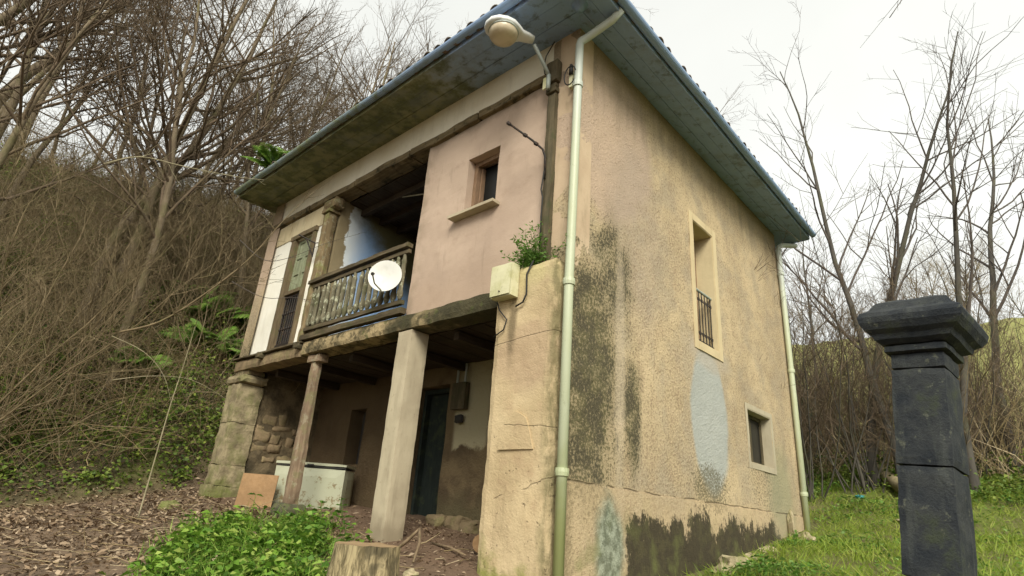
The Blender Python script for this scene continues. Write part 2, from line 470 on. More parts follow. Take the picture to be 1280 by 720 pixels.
# ---- stone
def stone(name, a, b, moss=0.5, mz=None, obj=False):
    g = G(name)
    n = g.noise(5, 6, 0.65)
    col = g.mix(n.step(0.35, 0.65), a, b)
    col = g.mix(g.isl * 0.35, col, tuple(c * 1.25 for c in b))
    col = g.mix(g.noise(16, 6, 0.7).step(0.55, 0.7) * 0.6, col, tuple(c * 0.45 for c in a))
    m = g.noise(4, 6, 0.65).step(0.45, 0.62) * moss
    if mz is not None:
        m = (m + (g.z + (g.noise(3, 4) - .5) * .8).step(mz + 0.5, mz) * 0.8).clamp()
    col = g.mix(m, col, g.mix(g.noise(25, 3), (0.10, 0.12, 0.03), (0.20, 0.21, 0.07)))
    return g.done(col, 0.93, n + g.noise(28, 5) * 0.45, 0.9, 0.02)


MAT['pierstone'] = stone('lichened_pier_stone', (0.36, 0.30, 0.185), (0.20, 0.165, 0.10), 0.45, 0.35)
MAT['rubble'] = stone('ochre_rubble', (0.31, 0.23, 0.135), (0.17, 0.125, 0.075), 0.25)
g = G('dark_porch_plaster')
n = g.noise(4, 6, 0.65)
col = g.mix(n.step(0.38, 0.62), (0.17, 0.13, 0.075), (0.09, 0.07, 0.042))
col = g.mix((g.z + (g.noise(3, 5) - .5) * .9).step(1.15, 0.7) * 0.85, col, (0.03, 0.028, 0.016))  # near-black towards the foot of the wall
MAT['endwall'] = g.done(col, 0.93, n + g.noise(30, 5) * .4, 0.9, 0.03)
MAT['stone'] = stone('pale_field_stone', (0.42, 0.36, 0.23), (0.30, 0.25, 0.16), 0.5)
MAT['mortar'] = stone('dark_mortar', (0.20, 0.15, 0.09), (0.14, 0.105, 0.06), 0.3)
MAT['mossblock'] = stone('dark_mossy_block', (0.06, 0.06, 0.04), (0.09, 0.085, 0.05), 0.6)
g = G('gate_stone')
col = g.mix(g.noise(6, 6, 0.65).step(0.35, 0.68), (0.018, 0.023, 0.030), (0.045, 0.05, 0.052))
col = g.mix(g.noise(9, 5, 0.65, (1, 1, 0.12)).step(0.52, 0.70) * 0.6, col, (0.07, 0.078, 0.072))
col = g.mix(g.noise(14, 6, 0.7).step(0.60, 0.66) * 0.55, col, (0.14, 0.15, 0.11))
col = g.mix(g.noise(3, 6, 0.7).step(0.55, 0.68) * 0.5, col, (0.045, 0.06, 0.02))
MAT['gate'] = g.done(col, 0.85, g.noise(12, 6) + g.noise(70, 5, 0.75) * .9, 0.9, 0.014)
# ---- stump
g = G('stump_bark')
n = g.noise(16, 6, 0.7, (1, 1, 0.22), dist=0.8)
col = g.mix(n.step(0.38, 0.62), (0.12, 0.095, 0.05), (0.43, 0.35, 0.20))
col = g.mix(g.noise(4, 4).step(0.48, 0.6) * 0.75, col, (0.065, 0.055, 0.032))
MAT['bark_stump'] = g.done(col, 0.9, n, 1.0, 0.03)
g = G('stump_cut')
MAT['cut'] = g.done(g.mix(g.noise(9, 5), (0.34, 0.24, 0.13), (0.22, 0.15, 0.085)), 0.9, g.noise(40, 4), 0.5, 0.006)

# ---- bark and vegetation
def bark(name, a, b, mossy=0.3):
    g = G(name)
    n = g.noise(9, 5, 0.65, (1, 1, 0.35), obj=True)
    col = g.mix(n.step(0.35, 0.65), a, b)
    col = g.mix(g.rnd * 0.4, col, tuple(c * 0.7 for c in b))
    if mossy:
        col = g.mix(g.noise(1.7, 5).step(0.48, 0.66) * mossy, col, (0.11, 0.12, 0.035))
    return g.done(col, 0.9, n, 0.6, 0.02)


MAT['bark'] = bark('grey_brown_bark', (0.15, 0.115, 0.075), (0.23, 0.185, 0.125), 0.5)
MAT['twig'] = bark('brown_twig_bark', (0.15, 0.115, 0.065), (0.235, 0.18, 0.105), 0.3)
MAT['twigmid'] = bark('mid_brown_twig_bark', (0.10, 0.075, 0.052), (0.165, 0.12, 0.08), 0.15)
MAT['barkdark'] = bark('dark_bark', (0.055, 0.05, 0.045), (0.10, 0.09, 0.075), 0.25)
MAT['twigdark'] = bark('dark_twig_bark', (0.07, 0.06, 0.055), (0.12, 0.10, 0.085), 0)
MAT['cane'] = bark('pale_cane', (0.26, 0.235, 0.14), (0.36, 0.32, 0.21), 0.3)


def leafmat(name, cols, trans=0.35, rough=0.55):
    g = G(name)
    c = g.mix(g.isl.step(0.0, 0.5), cols[0], cols[1])
    c = g.mix(g.isl.step(0.5, 1.0), c, cols[2])
    c = g.mix(g.noise(2.5, 4).step(0.4, 0.65) * 0.35, c, tuple(q * 0.55 for q in cols[0]))
    return g.done(c, rough, None, spec=0.3, trans=trans)


MAT['clover'] = leafmat('fresh_green_leaf', ((0.075, 0.17, 0.025), (0.19, 0.36, 0.04), (0.38, 0.48, 0.11)))
MAT['nettle'] = leafmat('mid_green_leaf', ((0.09, 0.20, 0.03), (0.14, 0.28, 0.045), (0.22, 0.35, 0.09)))
MAT['ivy'] = leafmat('ivy_leaf', ((0.055, 0.10, 0.015), (0.13, 0.20, 0.03), (0.27, 0.33, 0.06)), 0.2)
MAT['fern'] = leafmat('fern_leaf', ((0.12, 0.24, 0.035), (0.20, 0.34, 0.055), (0.29, 0.42, 0.10)))
MAT['grass'] = leafmat('grass_blade', ((0.16, 0.25, 0.03), (0.26, 0.36, 0.045), (0.38, 0.42, 0.09)))
MAT['dead'] = leafmat('dead_leaf', ((0.15, 0.10, 0.06), (0.29, 0.205, 0.13), (0.46, 0.36, 0.25)), 0.12, 0.8)
MAT['brush'] = leafmat('dry_bramble', ((0.20, 0.15, 0.075), (0.32, 0.245, 0.13), (0.50, 0.41, 0.27)), 0.0, 0.85)
MAT['brushleaf'] = leafmat('dry_bramble_leaf', ((0.20, 0.145, 0.06), (0.28, 0.21, 0.09), (0.26, 0.27, 0.09)), 0.25, 0.8)
g = G('teal_plastic')
MAT['teal'] = g.done((0.05, 0.28, 0.30), 0.5)
# ground
g = G('earth')
n = g.noise(2.2, 6, 0.65)
col = g.mix(n.step(0.35, 0.65), (0.10, 0.07, 0.045), (0.17, 0.12, 0.08))
inpor = g.x.step(-7.6, -7.4) * g.x.step(-0.2, -0.5) * g.y.step(-0.7, 0.0) * g.y.step(2.4, 2.2)
col = g.mix(g.noise(20, 5, 0.7).step(0.5, 0.7) * 0.5, col, (0.24, 0.18, 0.13))
col = g.mix(inpor * 0.5, col, (0.16, 0.095, 0.06))
gr = (g.x.step(-0.6, 0.3) * g.y.step(-1.0, 1.0)).max(g.y.step(7.5, 9.0) * g.x.step(-8.5, -7))
col = g.mix(gr * n.step(0.25, 0.6), col, g.mix(g.noise(7, 5), (0.10, 0.12, 0.025), (0.15, 0.19, 0.035)))
bank = g.x.step(-8.6, -9.6)
bcol = g.mix(g.noise(1.1, 6, 0.6).step(0.4, 0.62), (0.055, 0.048, 0.026), (0.095, 0.10, 0.03))
bcol = g.mix(g.noise(9, 6, 0.7).step(0.5, 0.68) * 0.6, bcol, (0.20, 0.145, 0.095))
bcol = g.mix((g.z + (g.noise(.8, 5) - .5) * 3).step(4.0, 7.0) * 0.6, bcol, (0.14, 0.115, 0.06))
col = g.mix(bank, col, bcol)
mead = (g.y + (g.noise(.2, 4) - 0.5) * 6).step(22, 28)
col = g.mix(mead, col, g.mix(g.noise(0.35, 6), (0.19, 0.20, 0.06), (0.27, 0.265, 0.095)))
MAT['earth'] = g.done(col, 0.95, g.noise(7, 6, 0.65) + g.noise(40, 5) * .3, 0.9, 0.05)


# ------------------------------------------------------------------ mesh helpers
def link(name, verts, faces, mat, parent=None, smooth=False, loc=None):
    me = bpy.data.meshes.new(name)
    me.from_pydata([tuple(v) for v in verts], [], faces)
    me.update()
    if smooth:
        me.shade_smooth()
    return link_me(name, me, mat, parent, loc)


def link_me(name, me, mat, parent=None, loc=None):
    if mat and not me.materials:
        me.materials.append(MAT[mat] if isinstance(mat, str) else mat)
    o = bpy.data.objects.new(name, me)
    COL.objects.link(o)
    if parent:
        o.parent = parent
        o.location = loc if loc is not None else -Vector(parent.get('base', (0, 0, 0)))
    elif loc is not None:
        o.location = loc
    return o


def tag(o, label, cat, group=None):
    o['label'] = label
    o['category'] = cat
    if group:
        o['group'] = group
    return o


def thing(name, label, cat, base, group=None):
    """an Empty at the base of a thing; its parts are modelled in world coordinates"""
    o = bpy.data.objects.new(name, None)
    COL.objects.link(o)
    o.location = base
    o.empty_display_size = 0.1
    o['base'] = tuple(base)
    return tag(o, label, cat, group)


def sub(o_parent, name, verts, faces, mat, smooth=False):
    """a sub-part: its parent is a part already in world coordinates"""
    me = bpy.data.meshes.new(name)
    me.from_pydata([tuple(v) for v in verts], [], faces)
    me.update()
    if smooth:
        me.shade_smooth()
    me.materials.append(MAT[mat])
    o = bpy.data.objects.new(name, me)
    COL.objects.link(o)
    o.parent = o_parent
    return o


class MB:
    def __init__(self):
        self.v, self.f = [], []

    def add(self, vs_, fs_):
        n = len(self.v)
        self.v += [Vector(q) for q in vs_]
        self.f += [tuple(i + n for i in f) for f in fs_]
        return self

    def box(self, x0, x1, y0, y1, z0, z1):
        return self.add([(x0, y0, z0), (x1, y0, z0), (x1, y1, z0), (x0, y1, z0), (x0, y0, z1), (x1, y0, z1), (x1, y1, z1), (x0, y1, z1)],
                        [(3, 2, 1, 0), (4, 5, 6, 7), (0, 1, 5, 4), (1, 2, 6, 5), (2, 3, 7, 6), (3, 0, 4, 7)])

    def rbox(self, x0, x1, y0, y1, z0, z1, step=0.12, amp=0.012, fr=3.0, seed=0, bev=0.012):
        """a box with subdivided, slightly crooked faces and worn edges"""
        idx = {}
        nx, ny, nz = (max(1, round((b - a) / step)) for a, b in ((x0, x1), (y0, y1), (z0, z1)))
        base = len(self.v)
        loc = []

        def vid(i, j, k):
            if (i, j, k) not in idx:
                p = Vector((x0 + (x1 - x0) * i / nx, y0 + (y1 - y0) * j / ny, z0 + (z1 - z0) * k / nz))
                e = (i in (0, nx)) + (j in (0, ny)) + (k in (0, nz))
                q = p.copy()
                if e >= 2:
                    w = bev * (0.6 + 0.8 * abs(mnoise.noise(p * 7 + Vector((seed, 1, 2)))))
                    for a, (t, n) in enumerate(((i, nx), (j, ny), (k, nz))):
                        if t == 0: q[a] += w
                        elif t == n: q[a] -= w
                d = mnoise.noise_vector(p * fr + Vector((seed * 3.1, seed, 5)))
                idx[(i, j, k)] = base + len(loc)
                loc.append(q + d * amp)
            return idx[(i, j, k)]

        def face(a, b, mk, flip):
            for i in range(a):
                for j in range(b):
                    f = [mk(i, j), mk(i + 1, j), mk(i + 1, j + 1), mk(i, j + 1)]
                    self.f.append(tuple(f[::-1] if flip else f))
        face(nx, ny, lambda i, j: vid(i, j, 0), True)
        face(nx, ny, lambda i, j: vid(i, j, nz), False)
        face(nx, nz, lambda i, j: vid(i, 0, j), False)
        face(nx, nz, lambda i, j: vid(i, ny, j), True)
        face(ny, nz, lambda i, j: vid(0, i, j), True)
        face(ny, nz, lambda i, j: vid(nx, i, j), False)
        self.v += loc
        return self

    def tube(self, pts, rad, n=8, cap=True):
        pts = [Vector(p) for p in pts]
        if not isinstance(rad, (list, tuple)):
            rad = [rad] * len(pts)
        base = len(self.v)
        t0 = (pts[1] - pts[0]).normalized()
        a = t0.orthogonal().normalized()
        for i, p in enumerate(pts):
            t = (pts[min(i + 1, len(pts) - 1)] - pts[max(i - 1, 0)]).normalized()
            a = (a - t * a.dot(t)).normalized()
            b = t.cross(a)
            for k in range(n):
                w = 2 * math.pi * k / n
                self.v.append(p + (a * math.cos(w) + b * math.sin(w)) * rad[i])
        for i in range(len(pts) - 1):
            for k in range(n):
                k2 = (k + 1) % n
                self.f.append((base + i * n + k, base + i * n + k2, base + (i + 1) * n + k2, base + (i + 1) * n + k))
        if cap:
            self.f.append(tuple(base + k for k in range(n))[::-1])
            self.f.append(tuple(base + (len(pts) - 1) * n + k for k in range(n)))
        return self

    def lathe(self, prof, c, axis=(0, 0, 1), n=20):
        """prof: list of (radius, height)"""
        ax = Vector(axis).normalized()
        a = ax.orthogonal().normalized()
        b = ax.cross(a)
        c = Vector(c)
        base = len(self.v)
        for r, h in prof:
            for k in range(n):
                w = 2 * math.pi * k / n
                self.v.append(c + ax * h + (a * math.cos(w) + b * math.sin(w)) * r)
        for i in range(len(prof) - 1):
            for k in range(n):
                k2 = (k + 1) % n
                self.f.append((base + i * n + k, base + i * n + k2, base + (i + 1) * n + k2, base + (i + 1) * n + k))
        self.f.append(tuple(base + k for k in range(n))[::-1])
        self.f.append(tuple(base + (len(prof) - 1) * n + k for k in range(n)))
        return self

    def part(self, name, mat, parent, smooth=False):
        return link(name, self.v, self.f, mat, parent, smooth)

    def sub(self, name, mat, parent, smooth=False):
        return sub(parent, name, self.v, self.f, mat, smooth)


def panel(u0, u1, v0, v1, holes, P, depth, step=0.12, amp=0.008, fr=1.8, seed=0, grit=0.0):
    """a wall skin on a plane with openings and their reveals. P(u, v, w) gives the point, w going into the wall"""
    def lines(a, b, extra):
        ks = sorted(set([a, b] + [e for e in extra if a < e < b]))
        o = []
        for p, q in zip(ks[:-1], ks[1:]):
            n = max(1, round((q - p) / step))
            o += [p + (q - p) * i / n for i in range(n)]
        return o + [b]
    us = lines(u0, u1, [h[0] for h in holes] + [h[1] for h in holes])
    vv = lines(v0, v1, [h[2] for h in holes] + [h[3] for h in holes])
    mb = MB()
    ids = {}

    def vid(i, j, w=0):
        k = (i, j, w)
        if k not in ids:
            p = P(us[i], vv[j], w)
            n = mnoise.noise(Vector((us[i] * fr, vv[j] * fr, seed))) * amp + mnoise.noise(Vector((us[i] * 5, vv[j] * 5, seed + 9))) * amp * 0.4
            if grit:
                q = Vector((us[i], vv[j], seed))
                n += grit * (mnoise.noise(q * 26) * 0.7 + mnoise.noise(q * 55) * 0.6) * (0.35 + 0.65 * min(1.0, max(0.0, 0.5 + 1.6 * mnoise.noise(q * 0.8))))
            ids[k] = len(mb.v)
            mb.v.append(Vector(P(us[i], vv[j], w + (n if w == 0 else 0))))
        return ids[k]

    def inhole(i, j):
        cu, cv = (us[i] + us[i + 1]) / 2, (vv[j] + vv[j + 1]) / 2
        return any(h[0] < cu < h[1] and h[2] < cv < h[3] for h in holes)
    nu, nv = len(us) - 1, len(vv) - 1
    for i in range(nu):
        for j in range(nv):
            if inhole(i, j):
                continue
            mb.f.append((vid(i, j), vid(i + 1, j), vid(i + 1, j + 1), vid(i, j + 1)))
            for (di, dj, a, b) in ((-1, 0, (i, j), (i, j + 1)), (1, 0, (i + 1, j + 1), (i + 1, j)), (0, -1, (i + 1, j), (i, j)), (0, 1, (i, j + 1), (i + 1, j + 1))):
                ii, jj = i + di, j + dj
                edge = ii < 0 or jj < 0 or ii >= nu or jj >= nv
                if edge or inhole(ii, jj):
                    mb.f.append((vid(*b), vid(*a), vid(*a, depth), vid(*b, depth)))
    return mb


FRONT = lambda y: (lambda u, v, w: (u, y + w, v))
SIDE = lambda x: (lambda u, v, w: (x - w, u, v))


# ------------------------------------------------------------------ terrain
def smooth(a, b, x):
    t = np.clip((x - a) / (b - a), 0, 1)
    return t * t * (3 - 2 * t)


def gz(x, y):
    x = np.asarray(x, float)
    y = np.asarray(y, float)
    front = 0.065 * np.clip(-x - 1, -1.5, 8.5) + np.where(y < 0, 0.2 * y, 0.10 * np.clip(y, 0, 2.2))
    front = np.maximum(front, -1.5)
    right = -0.34 + np.where(y < 0, 0.2 * y, 0.143 * np.clip(y, 0, 7)) + 0.33 * np.clip(y - 7, 0, 3.5) + 0.02 * np.clip(y - 10.5, 0, 13)
    right = np.maximum(right, -1.5)
    k = smooth(-0.9, 0.15, x)
    z = front * (1 - k) + right * k
    kb = smooth(2.5, 6.8, y)
    z = z * (1 - kb) + right * kb
    # meadow rising far behind
    z = z + 0.50 * np.clip(y - 24, 0, 36) + 0.12 * np.clip(y - 60, 0, 200)
    # wooded bank left of the house
    toe = -8.7 - 0.25 * np.clip(y - 9, 0, 60) + 0.35 * np.sin(y * 0.9) - 0.25 * np.clip(-y - 3, 0, 30)
    d = np.clip(toe - x, 0, None)
    z = z + np.where(d < 9, 1.08 * d - 0.25 * (1 - np.exp(-d * 2)), 9.47 + 0.4 * (d - 9)) 
    bump = 0.10 * np.sin(x * 1.7 + y * 0.6) * np.sin(y * 1.3 - x * 0.4) + 0.05 * np.sin(x * 4.1 + 1) * np.sin(y * 3.7)
    amp = 0.25 + 2.0 * smooth(0.3, 4, d) + 1.0 * smooth(8, 14, y)
    inside = (x > -8) & (x < 0) & (y > -0.3) & (y < 7)
    z = z + bump * amp * np.where(inside, 0.2, 1.0)
    return z


def axis(lo, hi, flo, fhi, fine, grow):
    a = list(np.arange(flo, fhi + 1e-6, fine))
    s, p = fine, flo
    left = []
    while p > lo:
        s *= grow
        p -= s
        left.append(p)
    s, p = fine, fhi
    right = []
    while p < hi:
        s *= grow
        p += s
        right.append(p)
    return np.array(left[::-1] + a + right)


gx = axis(-320, 300, -16, 6, 0.14, 1.12)
gy = axis(-60, 500, -6, 14, 0.14, 1.12)
XX, YY = np.meshgrid(gx, gy, indexing='ij')
ZZ = gz(XX, YY)
nx_, ny_ = len(gx), len(gy)
vv_ = np.stack([XX.ravel(), YY.ravel(), ZZ.ravel()], 1)
ii = np.arange(nx_ * ny_).reshape(nx_, ny_)
ff = np.stack([ii[:-1, :-1].ravel(), ii[1:, :-1].ravel(), ii[1:, 1:].ravel(), ii[:-1, 1:].ravel()], 1)


def np_mesh(name, verts, quads):
    me = bpy.data.meshes.new(name)
    k = quads.shape[1]
    me.vertices.add(len(verts))
    me.vertices.foreach_set('co', np.asarray(verts, np.float32).ravel())
    me.loops.add(quads.size)
    me.loops.foreach_set('vertex_index', np.asarray(quads, np.int32).ravel())
    me.polygons.add(len(quads))
    me.polygons.foreach_set('loop_start', np.arange(len(quads), dtype=np.int32) * k)
    me.polygons.foreach_set('loop_total', np.full(len(quads), k, np.int32))
    me.update(calc_edges=True)
    return me


me = np_mesh('ground', vv_, ff)
me.shade_smooth()
o = link_me('ground', me, 'earth')
o['kind'] = 'structure'

# ------------------------------------------------------------------ the house
H = thing('house', 'derelict two storey stone house with ochre walls, balcony and open porch', 'house', (-4.0, 3.4, 0.1))
YB = 6.95                    # back wall
XL = -8.0                    # left wall

# side wall (roughcast) with its two openings
W1 = (3.02, 3.72, 2.98, 4.92)
W2 = (4.66, 5.66, 1.50, 2.32)
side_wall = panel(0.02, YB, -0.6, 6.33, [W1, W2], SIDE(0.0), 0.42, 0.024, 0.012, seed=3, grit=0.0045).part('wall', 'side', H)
side_wall['label'] = 'ochre roughcast side wall stained with black mould'
MB().rbox(0.0, 0.022, 0.03, YB - 0.01, -0.6, 0.82, 0.16, 0.006, 2.0, 4, 0.004).sub('plinth', 'side', side_wall)
panel(XL, 0.0, -0.6, 6.33, [], lambda u, v, w: (-u - 8.0, YB - w, v), 0.4, 0.5).part('wall', 'side', H)
panel(0, YB, -0.6, 6.33, [], lambda u, v, w: (XL + w, YB - u, v), 0.4, 0.5).part('wall', 'side', H)


def surround(wy, bw, y0e, mat, proud=0.016):
    y0, y1, z0, z1 = wy
    m = MB()
    m.rbox(0.0, proud, y0 - bw, y0, z0 - bw, z1 + bw, 0.15, 0.003, 3, 1, 0.004)
    m.rbox(0.0, proud, y1, y1 + bw, z0 - bw, z1 + bw, 0.15, 0.003, 3, 2, 0.004)
    m.rbox(0.0, proud, y0, y1, z1, z1 + bw, 0.15, 0.003, 3, 3, 0.004)
    m.rbox(0.0, proud + 0.004, y0, y1, z0 - bw, z0, 0.15, 0.003, 3, 4, 0.004)
    # smooth linings of the opening
    m.box(-0.36, 0.002, y0 - 0.001, y0 + 0.012, z0 + 0.012, z1 - 0.012)
    m.box(-0.36, 0.002, y1 - 0.012, y1 + 0.001, z0 + 0.012, z1 - 0.012)
    m.box(-0.36, 0.003, y0 - 0.001, y1 + 0.001, z1 - 0.012, z1 + 0.001)
    m.box(-0.36, 0.003, y0 - 0.001, y1 + 0.001, z0 - 0.001, z0 + 0.012)
    return m


w = surround(W1, 0.125, 0, 'surround').part('window', 'surround', H)
w['label'] = 'tall side window with smooth cream surround and iron guard rail'
y0, y1, z0, z1 = W1
m = MB()
m.box(-0.34, -0.28, y0 + 0.014, y0 + 0.075, z0 + 0.014, z1 - 0.014).box(-0.34, -0.28, y1 - 0.075, y1 - 0.014, z0 + 0.014, z1 - 0.014)
m.box(-0.34, -0.28, y0 + 0.077, y1 - 0.077, z1 - 0.075, z1 - 0.014).box(-0.34, -0.28, y0 + 0.077, y1 - 0.077, z0 + 0.014, z0 + 0.075)
m.box(-0.335, -0.285, (y0 + y1) / 2 - 0.03, (y0 + y1) / 2 + 0.03, z0 + 0.077, z1 - 0.077)
m.sub('frame', 'winframe', w)
for k in range(2):
    a = y0 + 0.077 + k * ((y1 - y0) / 2 - 0.047)
    MB().box(-0.312, -0.306, a, a + (y1 - y0) / 2 - 0.107, z0 + 0.077, z1 - 0.077).sub('pane', 'glass', w)
MB().tube([(-0.07, y0 + 0.005, z0 + 0.86), (-0.07, y1 - 0.005, z0 + 0.86)], 0.02, 8).sub('rail', 'galv', w)
MB().tube([(-0.07, y0 + 0.005, z0 + 0.07), (-0.07, y1 - 0.005, z0 + 0.07)], 0.012, 6).sub('rail', 'iron', w)
for k in range(7):
    a = y0 + (y1 - y0) * (k + 0.5) / 7
    m = MB().tube([(-0.07, a, z0 + 0.07), (-0.07, a, z0 + 0.85)], 0.009, 6)
    for s in (-1, 1):      # scrolls at head and foot
        for zz, q in ((z0 + 0.16, 1), (z0 + 0.76, -1)):
            m.tube([(-0.07, a + s * 0.006, zz), (-0.07, a + s * 0.032, zz + 0.02 * q), (-0.07, a + s * 0.034, zz + 0.05 * q), (-0.07, a + s * 0.014, zz + 0.055 * q)], 0.006, 5)
    m.sub('baluster', 'iron', w)

w = surround(W2, 0.085, 0, 'surround2', 0.012).part('window', 'surround2', H)
w['label'] = 'small square ground floor window with grey surround'
y0, y1, z0, z1 = W2
m = MB()
m.box(-0.20, -0.15, y0 + 0.014, y0 + 0.07, z0 + 0.014, z1 - 0.014).box(-0.20, -0.15, y1 - 0.07, y1 - 0.014, z0 + 0.014, z1 - 0.014)
m.box(-0.20, -0.15, y0 + 0.072, y1 - 0.072, z1 - 0.07, z1 - 0.014).box(-0.20, -0.15, y0 + 0.072, y1 - 0.072, z0 + 0.014, z0 + 0.07)
m.box(-0.195, -0.155, (y0 + y1) / 2 - 0.025, (y0 + y1) / 2 + 0.025, z0 + 0.072, z1 - 0.072)
m.sub('frame', 'darkpost', w)
for k in range(2):
    a = y0 + 0.072 + k * ((y1 - y0) / 2 - 0.047)
    MB().box(-0.178, -0.172, a, a + (y1 - y0) / 2 - 0.097, z0 + 0.072, z1 - 0.072).sub('pane', 'glass', w)

# ---- front: upper storey
ZF0, ZF1 = 2.70, 2.93           # edge beam
WF = (-1.90, -1.30, 4.22, 5.12)
pw = panel(-2.86, -0.445, ZF1 - 0.02, 5.72, [WF], FRONT(0.05), 0.30, 0.11, 0.014, seed=11).part('wall', 'pink', H)
pw['label'] = 'pink plastered panel of the upper front'
w = MB().rbox(-2.07, -1.21, -0.085, 0.10, 4.165, 4.215, 0.12, 0.004, 3, 5, 0.006).part('window', 'column', H)
w['label'] = 'small deep set square window with protruding concrete sill'
x0, x1, z0, z1 = WF
m = MB().box(x0 + .004, x0 + 0.07, 0.17, 0.23, z0 + .004, z1 - .004).box(x1 - 0.07, x1 - .004, 0.17, 0.23, z0 + .004, z1 - .004)
m.box(x0 + 0.072, x1 - 0.072, 0.17, 0.23, z1 - 0.07, z1 - .004).box(x0 + 0.072, x1 - 0.072, 0.17, 0.23, z0 + .004, z0 + 0.07)
m.sub('frame', 'winframe', w)
MB().box(x0 + 0.075, x0 + 0.105, 0.232, 0.296, z0 + 0.08, z1 - 0.08).sub('casement', 'winframe', w)
MB().box(x0 + 0.072, x1 - 0.072, 0.30, 0.306, z0 + 0.072, z1 - 0.072).sub('pane', 'glass', w)

# frieze and lintel beam
panel(XL, -0.30, 5.86, 6.34, [], FRONT(0.02), 0.3, 0.12, 0.008, seed=15).part('frieze', 'frieze', H)
lt = MB()
for i in range(5):
    a, b = XL + 0.05 + i * 1.55, XL + 0.05 + (i + 1) * 1.55 - 0.006
    lt.rbox(a, min(b, -0.33), -0.03 + 0.006 * (i % 2), 0.28, 5.715 + 0.006 * math.sin(i * 2), 5.855, 0.10, 0.018, 2.4, 20 + i, 0.015)
lt.part('lintel_beam', 'lintel', H)
# corner strip beside the dark post
panel(-0.30, 0.0, 3.02, 6.34, [], FRONT(0.02), 0.3, 0.1, 0.012, seed=19).part('corner_pilaster', 'corner', H)
m = MB().rbox(-0.44, -0.305, -0.045, 0.09, 3.06, 5.45, 0.09, 0.010, 4, 31, 0.012)
m.rbox(-0.46, -0.285, -0.07, 0.09, 5.45, 5.53, 0.06, 0.006, 4, 32, 0.012)
m.rbox(-0.445, -0.30, -0.05, 0.09, 5.53, 5.60, 0.06, 0.006, 4, 33, 0.012)
m.rbox(-0.475, -0.27, -0.085, 0.09, 5.60, 5.96, 0.06, 0.012, 4, 34, 0.02)
p = m.part('post', 'darkpost', H)
p['label'] = 'dark rotten timber post near the corner'

# left bay: whitewashed wall with the tall balcony door
DF = (-6.88, -5.99, 2.97, 5.18)
lb = panel(-7.86, -5.72, ZF1 - 0.02, 5.715, [DF], FRONT(0.05), 0.28, 0.12, 0.010, seed=23).part('wall', 'white', H)
lb['label'] = 'whitewashed wall of the left bay'
panel(XL, -7.862, ZF1 - 0.02, 5.715, [], FRONT(0.03), 0.3, 0.12, 0.012, seed=25).part('corner_pilaster', 'creamstone', H)
# plaster band with stone blocks over the door
xs = [-7.84, -7.10, -6.55, -6.02, -5.74]
for i in range(4):
    MB().rbox(xs[i], xs[i + 1] - 0.008, 0.028, 0.06, 5.27, 5.70, 0.15, 0.005, 3, 40 + i, 0.008).part('lintel_stone', 'creamstone', H)
x0, x1, z0, z1 = DF
dr = MB().rbox(x0, x0 + 0.16, -0.01, 0.20, z0, z1, 0.1, 0.006, 3, 50, 0.008).rbox(x1 - 0.09, x1, -0.01, 0.20, z0, z1, 0.1, 0.006, 3, 51, 0.008)
dr.rbox(x0 - 0.04, x1 + 0.03, -0.02, 0.20, z1 + 0.003, z1 + 0.11, 0.1, 0.008, 3, 52, 0.01)
dr.box(x0 + 0.162, x1 - 0.092, 0.02, 0.16, 4.02, 4.09)
dr = dr.part('balcony_door', 'doorframe', H)
dr['label'] = 'tall weathered balcony door with faded green leaves'
mid = (x0 + 0.16 + x1 - 0.09) / 2
for k in range(2):
    a = x0 + 0.165 if k == 0 else mid + 0.004
    b = mid - 0.004 if k == 0 else x1 - 0.095
    fr = MB().box(a, a + 0.055, 0.08, 0.125, 4.094, z1 - 0.02).box(b - 0.055, b, 0.08, 0.125, 4.094, z1 - 0.02)
    n = 3
    hz = (z1 - 0.02 - 4.094 - 0.05) / n
    for q in range(n + 1):
        zz = 4.094 + q * hz
        fr.box(a + 0.057, b - 0.057, 0.08, 0.125, zz, zz + 0.05)
    leaf = fr.sub('leaf', 'shutter', dr)
    for q in range(n):
        MB().box(a + 0.057, b - 0.057, 0.098, 0.108, 4.145 + q * hz, 4.145 + q * hz + hz - 0.052).sub('panel', 'shutter', dr)
MB().box(x0 + 0.162, x1 - 0.092, 0.17, 0.19, z0, z1 - 0.02).sub('dark_backing', 'inside', dr)  # dark sheet stands in for the unlit room behind the bars
for zz in (3.02, 3.96):
    MB().box(x0 + 0.162, x1 - 0.092, 0.06, 0.09, zz, zz + 0.04).sub('rail', 'iron', dr)
for k in range(8):
    a = x0 + 0.19 + (x1 - x0 - 0.30) * k / 7
    m = MB().tube([(a, 0.075, 3.05), (a, 0.075, 3.97)], 0.012, 6)
    m.lathe([(0.012, -.03), (0.026, 0), (0.012, .03)], (a, 0.075, 3.35), n=6).lathe([(0.012, -.03), (0.026, 0), (0.012, .03)], (a, 0.075, 3.65), n=6)
    m.sub('baluster', 'iron', dr)
# small black bracket on the white strip
MB().tube([(-5.83, -0.03, 4.86), (-6.02, -0.28, 4.98)], 0.014, 6).tube([(-5.83, -0.03, 4.60), (-5.93, -0.16, 4.92)], 0.012, 6).tube([(-5.83, 0.05, 4.9), (-5.83, -0.03, 4.86), (-5.83, -0.03, 4.58)], 0.012, 6).part('iron_bracket', 'iron', H)

# balcony post with capital
m = MB().rbox(-5.70, -5.48, -0.06, 0.14, 2.94, 5.40, 0.1, 0.012, 3, 60, 0.02)
m.rbox(-5.73, -5.45, -0.09, 0.17, 5.40, 5.47, 0.08, 0.006, 3, 61, 0.01)
m.rbox(-5.80, -5.33, -0.07, 0.15, 5.47, 5.70, 0.08, 0.015, 3, 62, 0.03)
p = m.part('post', 'post', H)
p['label'] = 'weathered timber balcony post with carved head'
